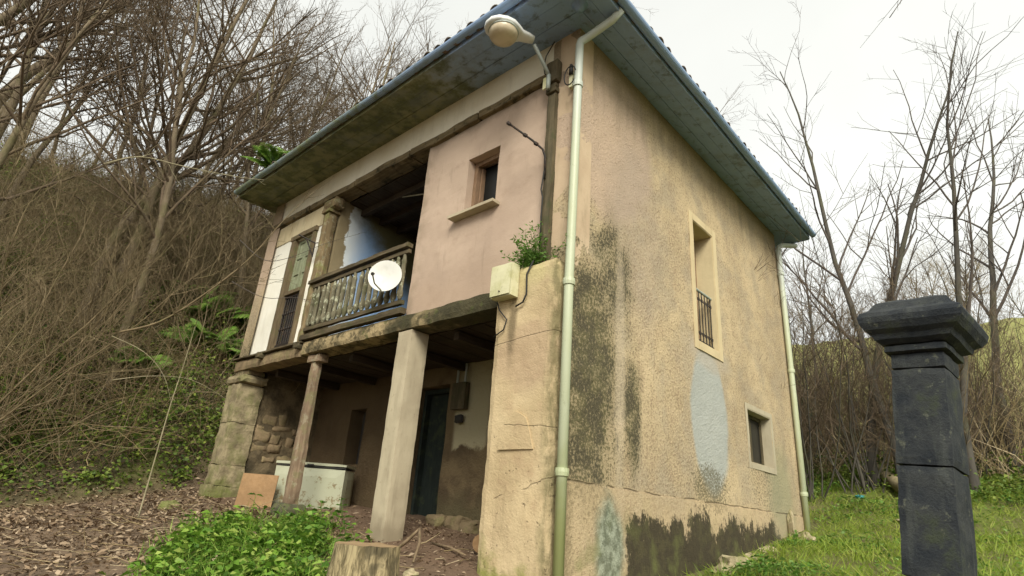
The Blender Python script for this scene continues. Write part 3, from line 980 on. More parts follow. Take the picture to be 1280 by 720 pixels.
# loggia inside
LG0, LG1, LGB = -5.46, -2.87, 2.0
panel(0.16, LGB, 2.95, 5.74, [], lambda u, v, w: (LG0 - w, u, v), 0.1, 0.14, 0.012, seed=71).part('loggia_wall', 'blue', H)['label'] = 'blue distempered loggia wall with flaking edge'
MB().rbox(LG0 - 0.1, LG1 + 0.1, LGB, LGB + 0.12, 2.9, 5.9, 0.2, 0.01, 2, 72).part('loggia_wall', 'loggia', H)
MB().rbox(LG1 + 0.004, LG1 + 0.12, 0.36, LGB - 0.004, 2.95, 5.8, 0.2, 0.01, 2, 73).part('loggia_wall', 'loggia', H)
for i in range(13):
    a = LG0 + 0.01 + i * 0.199
    MB().box(a, a + 0.192, 0.29, LGB - 0.01, 5.70 + 0.003 * (i % 2), 5.725).part('ceiling_plank', 'plank', H)
for i in range(4):
    yy = 0.55 + i * 0.42
    MB().rbox(LG0, LG1, yy, yy + 0.10, 5.56, 5.695, 0.25, 0.008, 2, 80 + i).part('ceiling_joist', 'plank', H)
MB().box(LG0 - .1, LG1 + .1, 0.02, LGB, 2.90, 2.95).part('balcony_floor', 'plank', H)
MB().tube([(-3.85, .35, 5.33), (-2.90, .12, 4.95)], 0.012, 6).part('curtain_rod', 'darkpost', H)

# balustrade
bal = MB().rbox(-5.62, -2.84, -0.12, 0.01, 3.96, 4.05, 0.12, 0.008, 2.5, 90, 0.018)
bal = bal.part('balustrade', 'rail', H)
MB().rbox(-5.50, -2.84, -0.075, -0.015, 3.875, 3.945, 0.12, 0.006, 2.5, 91, 0.01).sub('rail', 'rail', bal)
MB().rbox(-5.50, -2.84, -0.085, -0.005, 3.09, 3.17, 0.12, 0.006, 2.5, 92, 0.012).sub('rail', 'rail', bal)
MB().rbox(-5.56, -2.80, -0.10, 0.02, 2.94, 3.05, 0.12, 0.010, 2.5, 93, 0.014).sub('kick_board', 'rail', bal)
prof = [(0.020, 0.0), (0.026, 0.02), (0.045, 0.07), (0.047, 0.12), (0.033, 0.16), (0.036, 0.30), (0.039, 0.42), (0.034, 0.56), (0.042, 0.60), (0.028, 0.64), (0.024, 0.70)]
bme = None
for i in range(17):
    xx = -5.42 + i * 0.155
    if bme is None:
        q = MB().lathe(prof, (0, 0, 0), n=8)
        bme = bpy.data.meshes.new('baluster')
        bme.from_pydata([tuple(v) for v in q.v], [], q.f)
        bme.shade_smooth()
        bme.materials.append(MAT['baluster'])
    b = bpy.data.objects.new('baluster', bme)
    COL.objects.link(b)
    b.parent = bal
    b.location = (xx, -0.045, 3.172)
    b.rotation_euler = (random.uniform(-.02, .02), random.uniform(-.025, .025), random.uniform(0, 6))
    b.scale = (1, 1, 1.0)

# edge beam in lengths, with a drip board
bb = MB().rbox(-5.48, -0.93, -0.05, 0.30, ZF0, ZF1, 0.07, 0.014, 4, 100, 0.016)
bb.part('edge_beam', 'beam', H)
MB().rbox(XL - 0.04, -5.50, -0.04, 0.30, ZF0 - 0.02, ZF1 - 0.04, 0.07, 0.014, 4, 101, 0.016).part('edge_beam', 'rubble', H)
MB().rbox(XL - 0.05, -5.45, -0.10, 0.05, ZF1 - 0.035, ZF1 + 0.012, 0.12, 0.012, 2.2, 102, 0.012).part('drip_board', 'rail', H)
for xx in (-6.95, -5.62):
    MB().rbox(xx, xx + 0.14, -0.16, 0.1, 2.80, 2.92, 0.07, 0.012, 3, 103, 0.02).part('beam_end', 'darkpost', H)

# corner pier, column, timber post, left stone pier
pier = MB().rbox(-0.93, -0.075, -0.14, 0.55, -0.6, 3.09, 0.085, 0.020, 2.2, 110, 0.022).part('corner_pier', 'pier', H)
pier['label'] = 'broad ochre rendered corner pier, moss at its foot'
a, b, c = (-0.72, 1.10), (-0.26, 1.10), (-0.52, 1.47)
pts = [a, b, (-0.32, 1.28), (-0.37, 1.40), (-0.46, 1.45), c, (-0.60, 1.42), (-0.70, 1.28)]
vsx = [(p[0], -0.160, p[1]) for p in pts] + [(p[0], -0.10, p[1]) for p in pts]
nn_ = len(pts)
link('plaster_patch', vsx, [tuple(range(nn_))] + [(i, i + nn_, (i + 1) % nn_ + nn_, (i + 1) % nn_) for i in range(nn_)], 'pier', pier, loc=(0, 0, 0))
cl = MB().rbox(-2.86, -2.565, -0.03, 0.27, -0.2, 2.70, 0.06, 0.0035, 5, 120, 0.007).part('column', 'column', H)
cl['label'] = 'square concrete porch column with chipped edges'
m = MB().rbox(-0.085, 0.085, -0.085, 0.085, 0.42, 2.575, 0.075, 0.012, 4, 122, 0.014)
m.v = [Vector((-5.10 - 0.03 * (p.z - 0.42) / 2 + p.x * (1.15 - 0.12 * p.z), 0.10 + p.y * (1.15 - 0.12 * p.z), p.z)) for p in m.v]
m.rbox(-5.31, -4.95, 0.01, 0.20, 2.56, 2.695, 0.06, 0.008, 5, 124, 0.012)
tp = m.part('post', 'redpost', H)
tp['label'] = 'reddish timber porch post on a dark stone block'
MB().rbox(-5.31, -4.89, -0.11, 0.31, 0.0, 0.43, 0.07, 0.02, 4, 121, 0.04).sub('base_block', 'mossblock', tp)
# stone pier, blocks one on another
zc = [-0.1, 0.62, 0.98, 1.72, 2.43]
for i in range(4):
    wd = 0.03 * (i == 0)
    blk = MB().rbox(XL - 0.02 - wd - .012 * (i % 2), -7.52 + wd + .01 * (i % 2), -0.05 - 2 * wd, 0.40, zc[i], zc[i + 1], 0.055, 0.022, 6.0, 130 + i, 0.006)
    blk.part('pier_block', 'pierstone', H)
MB().rbox(XL - 0.10, -7.40, -0.10, 0.42, 2.43, 2.60, 0.08, 0.014, 3.2, 140, 0.03).part('pier_cap', 'pierstone', H)
MB().rbox(XL, -7.45, 0.0, 0.35, 2.60, 2.69, 0.1, 0.01, 3, 141).part('pier_packing', 'mortar', H)
rw = MB().rbox(-7.95, -7.56, 0.41, 1.75, -0.1, 2.72, 0.08, 0.03, 4, 142).part('porch_wall', 'endwall', H)
rw['label'] = 'rubble stone end wall inside the porch'
k = 0
zz = 1.12
while zz < 1.9:
    hh = random.uniform(0.10, 0.30)
    yy = 0.43
    while yy < 1.25:
        ww = random.uniform(0.12, 0.42)
        e = min(yy + ww, 1.35)
        dz = random.uniform(-0.04, 0.04)
        MB().rbox(-7.62, -7.562 + random.uniform(-0.02, 0.035), yy - 0.01, e + 0.01, zz + dz - 0.01, zz + dz + hh + 0.01, 0.055, 0.04, 5, 150 + k, 0.025).sub('stone', 'rubble', rw, True)
        k += 1
        yy = e
        if yy > 1.22:
            break
    zz += hh

# porch back wall with door and small window, ceiling
DP = (-4.42, -3.60, 0.0, 2.40)
WP = (-6.35, -5.85, 1.15, 2.15)
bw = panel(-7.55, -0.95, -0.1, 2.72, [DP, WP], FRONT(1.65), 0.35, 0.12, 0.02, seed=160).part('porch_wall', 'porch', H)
MB().box(DP[0] + .004, DP[1] - .004, 1.90, 1.94, 0.0, 2.39).part('porch_door', 'porchdoor', H)
d = MB().box(-4.40, -4.33, 1.80, 1.90, 0, 2.38).box(-3.69, -3.62, 1.80, 1.90, 0, 2.38).box(-4.33, -3.69, 1.80, 1.90, 2.31, 2.38).part('door_frame', 'porchdoor', H)
MB().box(WP[0], WP[1], 1.93, 1.95, WP[2], WP[3]).part('porch_window', 'inside', H)
for i in range(4):       # rough stones at the foot of the porch wall
    MB().rbox(-3.50 + i * 0.36, -3.50 + i * 0.36 + 0.33, 1.36 + .05 * (i % 2), 1.66, 0.15, 0.42 + .10 * math.sin(i * 3), 0.05, 0.05, 7, 170 + i, 0.02).part('stone', 'mortar', H)
MB().rbox(-1.2, -0.95, 0.56, 1.64, -0.1, 2.69, 0.2, 0.02, 2, 175).part('porch_wall', 'corner', H)
for i in range(22):
    a = -7.52 + i * 0.298
    MB().box(a, a + 0.288, 0.31, 1.64, 2.695 + 0.004 * (i % 3), 2.72).part('ceiling_plank', 'plank', H)
for i in range(5):
    a = -7.0 + i * 1.22
    MB().rbox(a, a + 0.12, 0.31, 1.63, 2.56, 2.69, 0.2, 0.01, 2, 180 + i).part('ceiling_joist', 'plank', H)
# unseen dark core added so that no light leaks through the rooms
MB().box(-7.6, -0.45, 2.13, 6.5, 0.0, 6.2).part('dark_core', 'inside', H)
MB().box(-2.74, -0.45, 0.65, 2.11, 2.74, 6.2).part('dark_core', 'inside', H)
MB().box(-7.6, -5.57, 0.36, 2.11, 2.74, 6.2).part('dark_core', 'inside', H)
MB().box(-7.5, -0.45, 0.32, 2.1, 2.73, 2.735).part('dark_core_sheet', 'inside', H)

# downpipes
def pipe(pts, name='downpipe', r=0.05, collars=()):
    o = MB().tube(pts, r, 14).part(name, 'pipe', H, True)
    for (x, y, z) in collars:
        m = MB().lathe([(r + 0.012, -0.035), (r + 0.016, 0), (r + 0.012, 0.035)], (x, y, z), n=14)
        m.tube([(x, y, z), (x - 0.03, y + 0.06, z)], 0.012, 6)
        m.sub('collar', 'pipe', o, False)
    return o


dp = pipe([(0.035, -0.075, -0.6), (0.035, -0.075, 2.8), (0.04, -0.06, 4.2), (0.045, -0.045, 5.98), (0.055, -0.04, 6.03), (0.12, 0.0, 6.08), (0.46, 0.05, 6.20), (0.58, 0.06, 6.29)], collars=[(0.035, -0.075, 2.78), (0.042, -0.055, 5.35), (0.035, -0.075, 0.9)])
dp['label'] = 'pale green downpipe at the near corner'
dp = pipe([(0.07, 6.80, 0.2), (0.07, 6.86, 3.0), (0.07, 6.90, 5.92), (0.08, 6.93, 6.02), (0.12, 7.0, 6.08), (0.22, 7.28, 6.16), (0.26, 7.45, 6.22)], collars=[(0.07, 6.87, 3.4), (0.07, 6.82, 1.2), (0.07, 6.9, 5.4)])
dp['label'] = 'pale downpipe at the far corner'

# ---- roof
EX, EY0, EY1, EXL = 0.55, -0.74, 7.36, -8.12
ES, EO = 6.335, -0.075     # soffit height at the wall, fall to the outer edge
rf = None
s0, ridge_y = 0.40, (EY0 + EY1) / 2
RZ = 6.375 + (ridge_y - EY0) * s0
hipx = EX - (ridge_y - EY0)
A = [(EXL, EY0, 6.375), (EX, EY0, 6.375), (EX, EY1, 6.375), (EXL, EY1, 6.375), (hipx, ridge_y, RZ), (EXL, ridge_y, RZ)]
B = [(x, y, z - 0.05) for x, y, z in A]
rf = link('roof', A + B, [(0, 1, 4, 5), (1, 2, 4), (2, 3, 5, 4), (7, 6, 11, 10)[::1] if 0 else (6, 11, 10, 7), (7, 10, 8), (8, 10, 11, 9), (0, 6, 7, 1), (1, 7, 8, 2), (2, 8, 9, 3), (0, 5, 11, 6), (3, 9, 11, 5)], 'tile', H)
rf['label'] = 'low hipped roof of curved clay tiles with wide eaves tinted by a painted-in blue haze'
# soffit boards, mitred at the corner
nb = 3
for i in range(nb):
    t0, t1 = i / nb, (i + 1) / nb
    g0 = 0.006
    f = lambda t: EY0 + (0.02 - EY0) * t
    xr = lambda t: EX * (1 - t)
    ya, yb = f(t0) + g0, f(t1)
    za = ES + 0.004 * (i % 2)
    zo, zi = za + EO * (1 - t0), za + EO * (1 - t1)
    v8 = [(EXL, ya, zo), (xr(t0), ya, zo), (xr(t1), yb, zi), (EXL, yb, zi)]
    MBb = MB().add(v8 + [(x, y, z + 0.02) for x, y, z in v8], [(3, 2, 1, 0), (4, 5, 6, 7), (0, 1, 5, 4), (1, 2, 6, 5), (2, 3, 7, 6), (3, 0, 4, 7)])
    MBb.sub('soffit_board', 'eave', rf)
    xa, xb = EX * (1 - t0) - g0, EX * (1 - t1)
    ybk = lambda t: EY1 - (EY1 - YB) * t
    v8 = [(xb, f(t1), zi), (xa, f(t0), zo), (xa, ybk(t0), zo), (xb, ybk(t1), zi)]
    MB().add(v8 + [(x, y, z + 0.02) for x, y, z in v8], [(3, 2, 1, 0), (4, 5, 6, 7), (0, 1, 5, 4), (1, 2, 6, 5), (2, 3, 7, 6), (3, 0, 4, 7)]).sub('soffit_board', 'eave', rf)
v8 = [(EXL, EY1, ES + EO), (EX, EY1, ES + EO), (EX * 0, YB, ES), (EXL, YB, ES)]
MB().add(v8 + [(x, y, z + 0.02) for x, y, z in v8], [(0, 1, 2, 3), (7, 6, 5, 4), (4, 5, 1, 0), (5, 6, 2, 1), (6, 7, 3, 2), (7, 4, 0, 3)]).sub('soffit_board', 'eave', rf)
# fascias
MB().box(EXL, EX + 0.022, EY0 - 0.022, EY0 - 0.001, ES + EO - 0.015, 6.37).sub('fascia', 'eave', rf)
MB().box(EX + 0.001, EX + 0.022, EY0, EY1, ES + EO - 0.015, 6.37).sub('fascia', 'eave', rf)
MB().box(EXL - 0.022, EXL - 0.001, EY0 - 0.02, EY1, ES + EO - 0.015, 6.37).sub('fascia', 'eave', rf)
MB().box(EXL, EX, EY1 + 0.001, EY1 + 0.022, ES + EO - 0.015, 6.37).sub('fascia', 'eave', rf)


# half-round gutters
def gutter(p0, p1, outv, r=0.062):
    p0, p1, outv = Vector(p0), Vector(p1), Vector(outv)
    m = MB()
    n = 8
    L = 10
    for i in range(L + 1):
        p = p0.lerp(p1, i / L) + Vector((0, 0, 0.008 * math.sin(i * 1.9)))
        for rr in (r, r - 0.006):
            for k in range(n + 1):
                w_ = math.pi * k / n
                m.v.append(p + outv * (-math.cos(w_) * rr) + Vector((0, 0, -math.sin(w_) * rr)))
    st = 2 * (n + 1)
    for i in range(L):
        for k in range(n):
            a_ = i * st + k
            m.f.append((a_, a_ + 1, a_ + st + 1, a_ + st))
            b_ = a_ + n + 1
            m.f.append((b_, b_ + st, b_ + st + 1, b_ + 1))
        for k in (0, n):
            a_ = i * st + k
            m.f.append((a_, a_ + n + 1, a_ + n + 1 + st, a_ + st))
    return m.sub('gutter', 'gutter', rf, False)


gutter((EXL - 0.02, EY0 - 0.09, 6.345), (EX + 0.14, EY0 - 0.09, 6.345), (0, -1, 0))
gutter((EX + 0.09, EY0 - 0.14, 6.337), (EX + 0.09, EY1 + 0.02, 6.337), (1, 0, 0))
# corner funnel under the eave
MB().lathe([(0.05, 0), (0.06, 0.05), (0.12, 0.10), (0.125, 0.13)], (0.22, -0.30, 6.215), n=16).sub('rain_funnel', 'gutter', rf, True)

# tiles: the eave rows one by one, the rest of the roof as one mass
def tile_mesh(name, L=0.42, r=0.10, up=True, n=7):
    m = MB()
    for (yy, rr) in ((0, r), (L, r * 0.85)):
        for q in (0, 0.014):
            for k in range(n + 1):
                w_ = math.pi * k / n
                m.v.append(Vector((-math.cos(w_) * (rr - q), yy, (math.sin(w_) * (rr - q)) * (1 if up else -1))))
    s1 = 2 * (n + 1)
    for k in range(n):
        m.f.append((k, k + 1, k + 1 + s1, k + s1))
        b_ = k + n + 1
        m.f.append((b_, b_ + s1, b_ + s1 + 1, b_ + 1))
        m.f.append((k, k + n + 1, k + n + 2, k + 1))
    return m


tcov, tpan = tile_mesh('tile', r=0.090), tile_mesh('tile', r=0.105, up=False)
tcov_me = bpy.data.meshes.new('tile')
tcov_me.from_pydata([tuple(v) for v in tcov.v], [], tcov.f)
tpan_me = bpy.data.meshes.new('tile')
tpan_me.from_pydata([tuple(v) for v in tpan.v], [], tpan.f)
for q in (tcov_me, tpan_me):
    q.shade_smooth()
    q.materials.append(MAT['tile'])
sa = math.atan(s0)
TS = 0.215
mass = MB()


def roofside(origin, along, inward, length, hipA, hipB):
    """rows of cover and pan tiles up one slope; first row singly"""
    along, inward, origin = Vector(along), Vector(inward), Vector(origin)
    slope = (inward * math.cos(sa) + Vector((0, 0, math.sin(sa))))
    nrm = along.cross(slope)
    Mx = Matrix((along, slope, nrm)).transposed()
    n = int(length / TS)
    rows = 15
    for r_ in range(rows):
        dd = r_ * 0.315
        inset = dd * math.cos(sa)
        for i in range(n):
            for kind in (0, 1):
                s_ = (i + 0.5 + 0.5 * kind) * TS
                if (hipA and s_ < inset + 0.05) or (hipB and s_ > length - inset - 0.05) or inset > (EY1 - EY0) / 2 - 0.1:
                    continue
                jit = Vector((random.uniform(-.006, .006), random.uniform(-.03, .03), random.uniform(0, .006)))
                pos = origin + along * s_ + slope * (dd - 0.09) + nrm * (0.040 if kind else 0.002)
                if r_ == 0:
                    o_ = bpy.data.objects.new('tile', tpan_me if kind else tcov_me)
                    COL.objects.link(o_)
                    o_.parent = rf
                    mw = (Mx @ Matrix.Rotation(random.uniform(-.04, .04), 3, 'Z')).to_4x4()
                    mw.translation = pos + Mx @ jit
                    o_.matrix_local = mw
                else:
                    src = tpan if kind else tcov
                    mass.add([pos + Mx @ (jit + v) for v in src.v], src.f)


roofside((EXL, EY0, 6.38), (1, 0, 0), (0, 1, 0), EX - EXL, False, True)
roofside((EX, EY0, 6.38), (0, 1, 0), (-1, 0, 0), EY1 - EY0, True, True)
tm = mass.sub('tile_courses', 'tile', rf)
tm['kind'] = 'stuff'

# ------------------------------------------------------------------ things on and around the house
# street lamp on its arm
L = thing('street_lamp', 'white street lamp with round bowl on a short arm at the house corner', 'street lamp', (-0.38, -0.03, 5.72))
arm0, neck = Vector((-0.385, -0.10, 5.62)), Vector((-0.40, -0.50, 5.99))
MB().tube([(-0.385, -0.10, 5.48), (-0.385, -0.10, 5.70)], 0.028, 10).tube([(-0.385, -0.10, 5.70), (-0.387, -0.16, 5.76), neck + Vector((0.02, 0.08, -.04))], 0.024, 10).part('arm', 'galv', L, True)
MB().rbox(-0.47, -0.40, -0.115, -0.088, 5.50, 5.68, 0.05, 0.001, 1, 1, 0.004).part('bracket', 'box', L)
ax = (Vector((-0.66, -0.97, 5.99)) - neck).normalized()
sd_ = ax.cross(Vector((0, 0, 1))).normalized()
upv = sd_.cross(ax)
m = MB()
ring = []
for (t, wd, top) in ((-0.06, 0.055, 0.045), (0.02, 0.075, 0.07), (0.10, 0.085, 0.08), (0.16, 0.13, 0.11), (0.24, 0.18, 0.135), (0.34, 0.195, 0.14), (0.44, 0.18, 0.125), (0.52, 0.13, 0.09), (0.565, 0.05, 0.04)):
    c = neck + ax * t
    b0 = len(m.v)
    n = 14
    for k in range(n):
        w_ = 2 * math.pi * k / n
        zz_ = math.sin(w_)
        m.v.append(c + sd_ * math.cos(w_) * wd + upv * (zz_ * (top if zz_ > 0 else 0.035)))
    ring.append(b0)
for a_, b_ in zip(ring[:-1], ring[1:]):
    for k in range(n):
        m.f.append((a_ + k, a_ + (k + 1) % n, b_ + (k + 1) % n, b_ + k))
m.f.append(tuple(range(ring[0], ring[0] + n))[::-1])
m.f.append(tuple(range(ring[-1], ring[-1] + n)))
m.part('housing', 'lampwhite', L, True)
m = MB().lathe([(0.178, 0.0), (0.178, 0.03), (0.172, 0.06), (0.150, 0.095), (0.10, 0.12), (0.005, 0.132)], neck + ax * 0.33 - upv * 0.028, -upv, 22)
m.part('bowl', 'bowl', L, True)
MB().lathe([(0.184, 0), (0.188, 0.012), (0.184, 0.024)], neck + ax * 0.33 - upv * 0.020, -upv, 22).part('rim', 'galv', L, True)
m = MB().tube([(-0.40, -0.09, 5.70), (-0.47, -0.08, 5.78), (-0.52, -0.05, 5.95), (-0.50, -0.04, 6.12), (-0.38, -0.03, 6.30)], 0.008, 6)
m.part('cable', 'cable', L, True)

# old iron arm and its cable on the dark post
B_ = thing('iron_arm', 'thin black iron arm sticking out from the dark post', 'bracket', (-0.40, -0.05, 4.45))
MB().tube([(-0.40, -0.05, 4.20), (-0.40, -0.06, 4.50), (-0.42, -0.09, 4.60), (-0.50, -0.20, 4.70), (-0.70, -0.42, 4.90)], 0.014, 8).part('arm', 'iron', B_, True)
for q in ((-0.70, -0.42, 4.90), (-0.56, -0.265, 4.76), (-0.47, -0.16, 4.66)):
    MB().lathe([(0.012, -0.03), (0.024, -0.02), (0.024, 0.02), (0.012, 0.03)], q, (-0.6, -0.6, 0.5), 8).part('insulator', 'iron', B_)
MB().tube([(-0.40, -0.065, 4.30), (-0.425, -0.07, 4.05), (-0.40, -0.065, 3.95), (-0.41, -0.06, 3.7), (-0.40, -0.06, 3.3)], 0.009, 6).part('cable', 'cable', B_, True)

# service box on the pier
B_ = thing('service_box', 'stained cream electric service box high on the corner pier', 'electric box', (-0.74, -0.16, 2.70))
MB().rbox(-0.905, -0.585, -0.285, -0.150, 2.70, 3.10, 0.1, 0.003, 2, 3, 0.012).part('box', 'box', B_)
MB().rbox(-0.895, -0.595, -0.300, -0.287, 2.715, 3.085, 0.1, 0.002, 2, 4, 0.006).part('lid', 'box', B_)
MB().tube([(-0.40, -0.155, 3.10), (-0.47, -0.17, 2.95), (-0.455, -0.172, 2.72), (-0.50, -0.172, 2.63), (-0.60, -0.172, 2.60)], 0.010, 6).part('cable', 'cable', B_, True)
MB().tube([(-0.86, -0.2, 2.70), (-0.84, -0.172, 2.60), (-0.72, -0.168, 2.47), (-0.76, -0.168, 2.36), (-0.90, -0.168, 2.30)], 0.008, 6).part('cable', 'cable', B_, True)
MB().lathe([(0.008, 0), (0.008, 0.012)], (-0.74, -0.301, 2.76), (0, -1, 0), 8).part('lock', 'iron', B_)

# loop of cable beside the near downpipe
B_ = thing('cable_loop', 'black cable loop and splice hanging beside the downpipe', 'cable', (0.0, -0.10, 5.4))
pts = [Vector((-0.02 + 0.085 * math.cos(t), -0.135, 5.47 + 0.14 * math.sin(t))) for t in np.linspace(0.3, 5.6, 14)]
MB().tube(pts, 0.008, 6, False).part('loop', 'cable', B_, True)
MB().tube([(-0.06, -0.06, 5.56), (-0.055, -0.07, 5.70)], [0.03, 0.02], 8).part('splice', 'cable', B_, True)
MB().rbox(-0.10, -0.045, -0.055, 0.015, 5.38, 5.62, 0.05, 0.002, 2, 5, 0.004).part('cover', 'box', B_)

# white dish behind the balusters
D_ = thing('satellite_dish', 'round white satellite dish fixed to the balcony balustrade', 'satellite dish', (-3.45, -0.10, 3.3))
m = MB()
rings = [(0.0, 0.05), (0.09, 0.046), (0.16, 0.03), (0.215, 0.012), (0.238, 0.0), (0.242, -0.012), (0.238, -0.012), (0.16, 0.016), (0.0, 0.036)]
m.lathe([(max(r_, 0.002), h) for r_, h in rings], (-3.30, -0.26, 3.58), (-0.62, 0.78, -0.05), 28)
m.part('dish', 'dish', D_, True)
MB().tube([(-3.34, -0.20, 3.34), (-3.22, -0.46, 3.38), (-3.14, -0.56, 3.45)], 0.011, 6).part('arm', 'galv', D_)
MB().tube([(-3.12, -0.58, 3.455), (-3.16, -0.54, 3.48)], [0.025, 0.02], 8).part('receiver', 'rubber', D_)
MB().tube([(-3.34, -0.22, 3.58), (-3.38, -0.10, 3.62), (-3.40, -0.06, 3.9)], 0.014, 6).part('mast', 'galv', D_)

D_.location = Vector(D_.location) + Vector((0.22, 0.02, -0.08))

# chest freezer in the porch
P1, P2 = Vector((-6.20, 0.30, 0)), Vector((-5.27, 1.06, 0))
e1 = (P2 - P1).normalized()
e2 = Vector((-e1.y, e1.x, 0))
Ln = (P2 - P1).length
F_ = thing('chest_freezer', 'old white chest freezer with rust chips behind the timber post', 'freezer', (*(P1.lerp(P2, .5) + e2 * .28).xy, 0.28))


def obox(u0, u1, w0, w1, z0, z1, bev=0.02, seed=0):
    q = MB().rbox(u0, u1, w0, w1, z0, z1, 0.15, 0.0, 1, seed, bev)
    q.v = [P1 + e1 * p.x + e2 * p.y + Vector((0, 0, p.z)) for p in q.v]
    return q


zt = lambda s_: 0.0
obox(0, Ln, 0, 0.55, 0.28, 1.01, 0.02).part('body', 'freezer', F_)
obox(-0.01, Ln + 0.01, -0.012, 0.56, 1.028, 1.09, 0.016).part('lid', 'freezer', F_)
obox(0.01, Ln - 0.01, 0.01, 0.54, 1.008, 1.03, 0.004).part('gasket', 'rubber', F_)
obox(Ln * .5 - .06, Ln * .5 + .06, -0.035, -0.013, 1.03, 1.06, 0.006).part('handle', 'rubber', F_)

# board leaning in the porch
m = MB().rbox(-0.28, 0.28, -0.012, 0.012, 0, 0.60, 0.2, 0.003, 2, 1, 0.004)
Mb = Matrix.Translation((-6.02, -0.02, 0.24)) @ Matrix.Rotation(R(48), 4, 'Z') @ Matrix.Rotation(R(-10), 4, 'X')
o = link('board', m.v, m.f, 'board')
o.matrix_world = Mb
tag(o, 'plain brown board leaning by the freezer', 'board')

# meter fitting on porch wall
B_ = thing('meter_panel', 'dark meter panel with broken pipes on the porch back wall', 'meter', (-3.25, 1.62, 1.8))
MB().rbox(-3.42, -3.10, 1.52, 1.63, 1.95, 2.38, 0.1, 0.004, 2, 2, 0.01).part('panel', 'darkpost', B_)
MB().tube([(-3.36, 1.58, 2.38), (-3.36, 1.58, 2.68)], 0.02, 8).part('conduit', 'galv', B_)
MB().tube([(-3.18, 1.58, 2.38), (-3.18, 1.58, 2.68)], 0.02, 8).part('conduit', 'galv', B_)
MB().rbox(-3.34, -3.16, 1.55, 1.63, 1.75, 1.88, 0.05, 0.01, 5, 4, 0.02).part('socket', 'rubber', B_)

# tree stump in front of the column
sc_ = Vector((-0.85, -1.45, 0))
T_ = thing('tree_stump', 'sawn tree stump with rough bark in front of the concrete column', 'stump', (sc_.x, sc_.y, -0.35))
m = MB()
n, rows = 36, 9
for j in range(rows):
    t = j / (rows - 1)
    z_ = -0.42 + (0.20 + 0.42) * t
    for k in range(n):
        w_ = 2 * math.pi * k / n
        rr = 0.255 + 0.10 * (1 - t) ** 2 + 0.022 * mnoise.noise(Vector((math.cos(w_) * 2, math.sin(w_) * 2, t * 1.2))) + 0.016 * mnoise.noise(Vector((math.cos(w_) * 7, math.sin(w_) * 7, t * 2)))
        m.v.append(Vector((sc_.x + rr * math.cos(w_), sc_.y + rr * math.sin(w_), z_ + (0.012 * mnoise.noise(Vector((math.cos(w_) * 3, math.sin(w_) * 3, 1))) if t == 1 else 0))))
for j in range(rows - 1):
    for k in range(n):
        m.f.append((j * n + k, j * n + (k + 1) % n, (j + 1) * n + (k + 1) % n, (j + 1) * n + k))
st = m.part('bark', 'bark_stump', T_, False)
m2 = MB()
top = m.v[-n:]
m2.v = [v + Vector((0, 0, 0.001)) for v in top] + [sc_ + (v - sc_) * 0.6 + Vector((0, 0, v.z * 0.4 + 0.004)) for v in top] + [Vector((sc_.x, sc_.y, 0.205))]
for k in range(n):
    m2.f.append((k, (k + 1) % n, n + (k + 1) % n, n + k))
    m2.f.append((n + k, n + (k + 1) % n, 2 * n))
m2.part('cut_face', 'cut', T_)


# loose stones, one mesh each
def stone_mesh(rx, ry, rz, seed, n=12, rows=7):
    m = MB()
    for j in range(rows + 1):
        ph = math.pi * j / rows
        for k in range(n):
            w_ = 2 * math.pi * k / n
            d = Vector((math.cos(w_) * math.sin(ph), math.sin(w_) * math.sin(ph), math.cos(ph)))
            r_ = 1 + 0.45 * mnoise.noise(d * 1.5 + Vector((seed * 7.3, seed, 0))) + 0.16 * mnoise.noise(d * 4.5 + Vector((seed, 3, seed * 2.2)))
            m.v.append(Vector((d.x * rx, d.y * ry, d.z * rz)) * r_)
    for j in range(rows):
        for k in range(n):
            m.f.append((j * n + k, (j + 1) * n + k, (j + 1) * n + (k + 1) % n, j * n + (k + 1) % n))
    return m


def loose_stone(x, y, rx, ry, rz, seed, label, mat='stone', name='stone', dz=0.05):
    m = stone_mesh(rx * 0.85, ry * 0.85, rz * 0.9, seed, 14, 9)
    o = link(name, m.v, m.f, mat, None, False, (x, y, float(gz(x, y)) + rz * dz))
    o.rotation_euler = (0, 0, seed * 1.7)
    return tag(o, label, 'stone')


loose_stone(0.30, 2.75, 0.17, 0.14, 0.11, 1, 'pale stone at the wall foot nearest the camera')
loose_stone(0.26, 3.15, 0.22, 0.16, 0.15, 2, 'largest pale stone against the black stained wall foot')
loose_stone(0.24, 3.75, 0.12, 0.10, 0.08, 3, 'small pale stone between two larger ones along the wall foot')
loose_stone(0.22, 4.45, 0.15, 0.10, 0.07, 4, 'flat pale stone low along the side wall')
loose_stone(0.40, 5.55, 0.26, 0.13, 0.12, 5, 'long pale stone in the grass near the far downpipe')
loose_stone(0.07, 5.95, 0.06, 0.10, 0.26, 6, 'upright pale stone leaning on the side wall by the far downpipe', dz=0.6)
loose_stone(1.35, 7.6, 0.18, 0.14, 0.06, 7, 'thin flat stone lying in the grass at the right')
loose_stone(-0.95, -1.05, 0.20, 0.15, 0.10, 8, 'pale stone on the ground between stump and corner pier')
loose_stone(-1.35, -0.55, 0.10, 0.08, 0.06, 9, 'small stone on the bare earth of the porch entrance')
loose_stone(-7.1, -0.85, 0.20, 0.15, 0.12, 10, 'mossy stone among dead leaves by the left stone pier', 'pierstone')

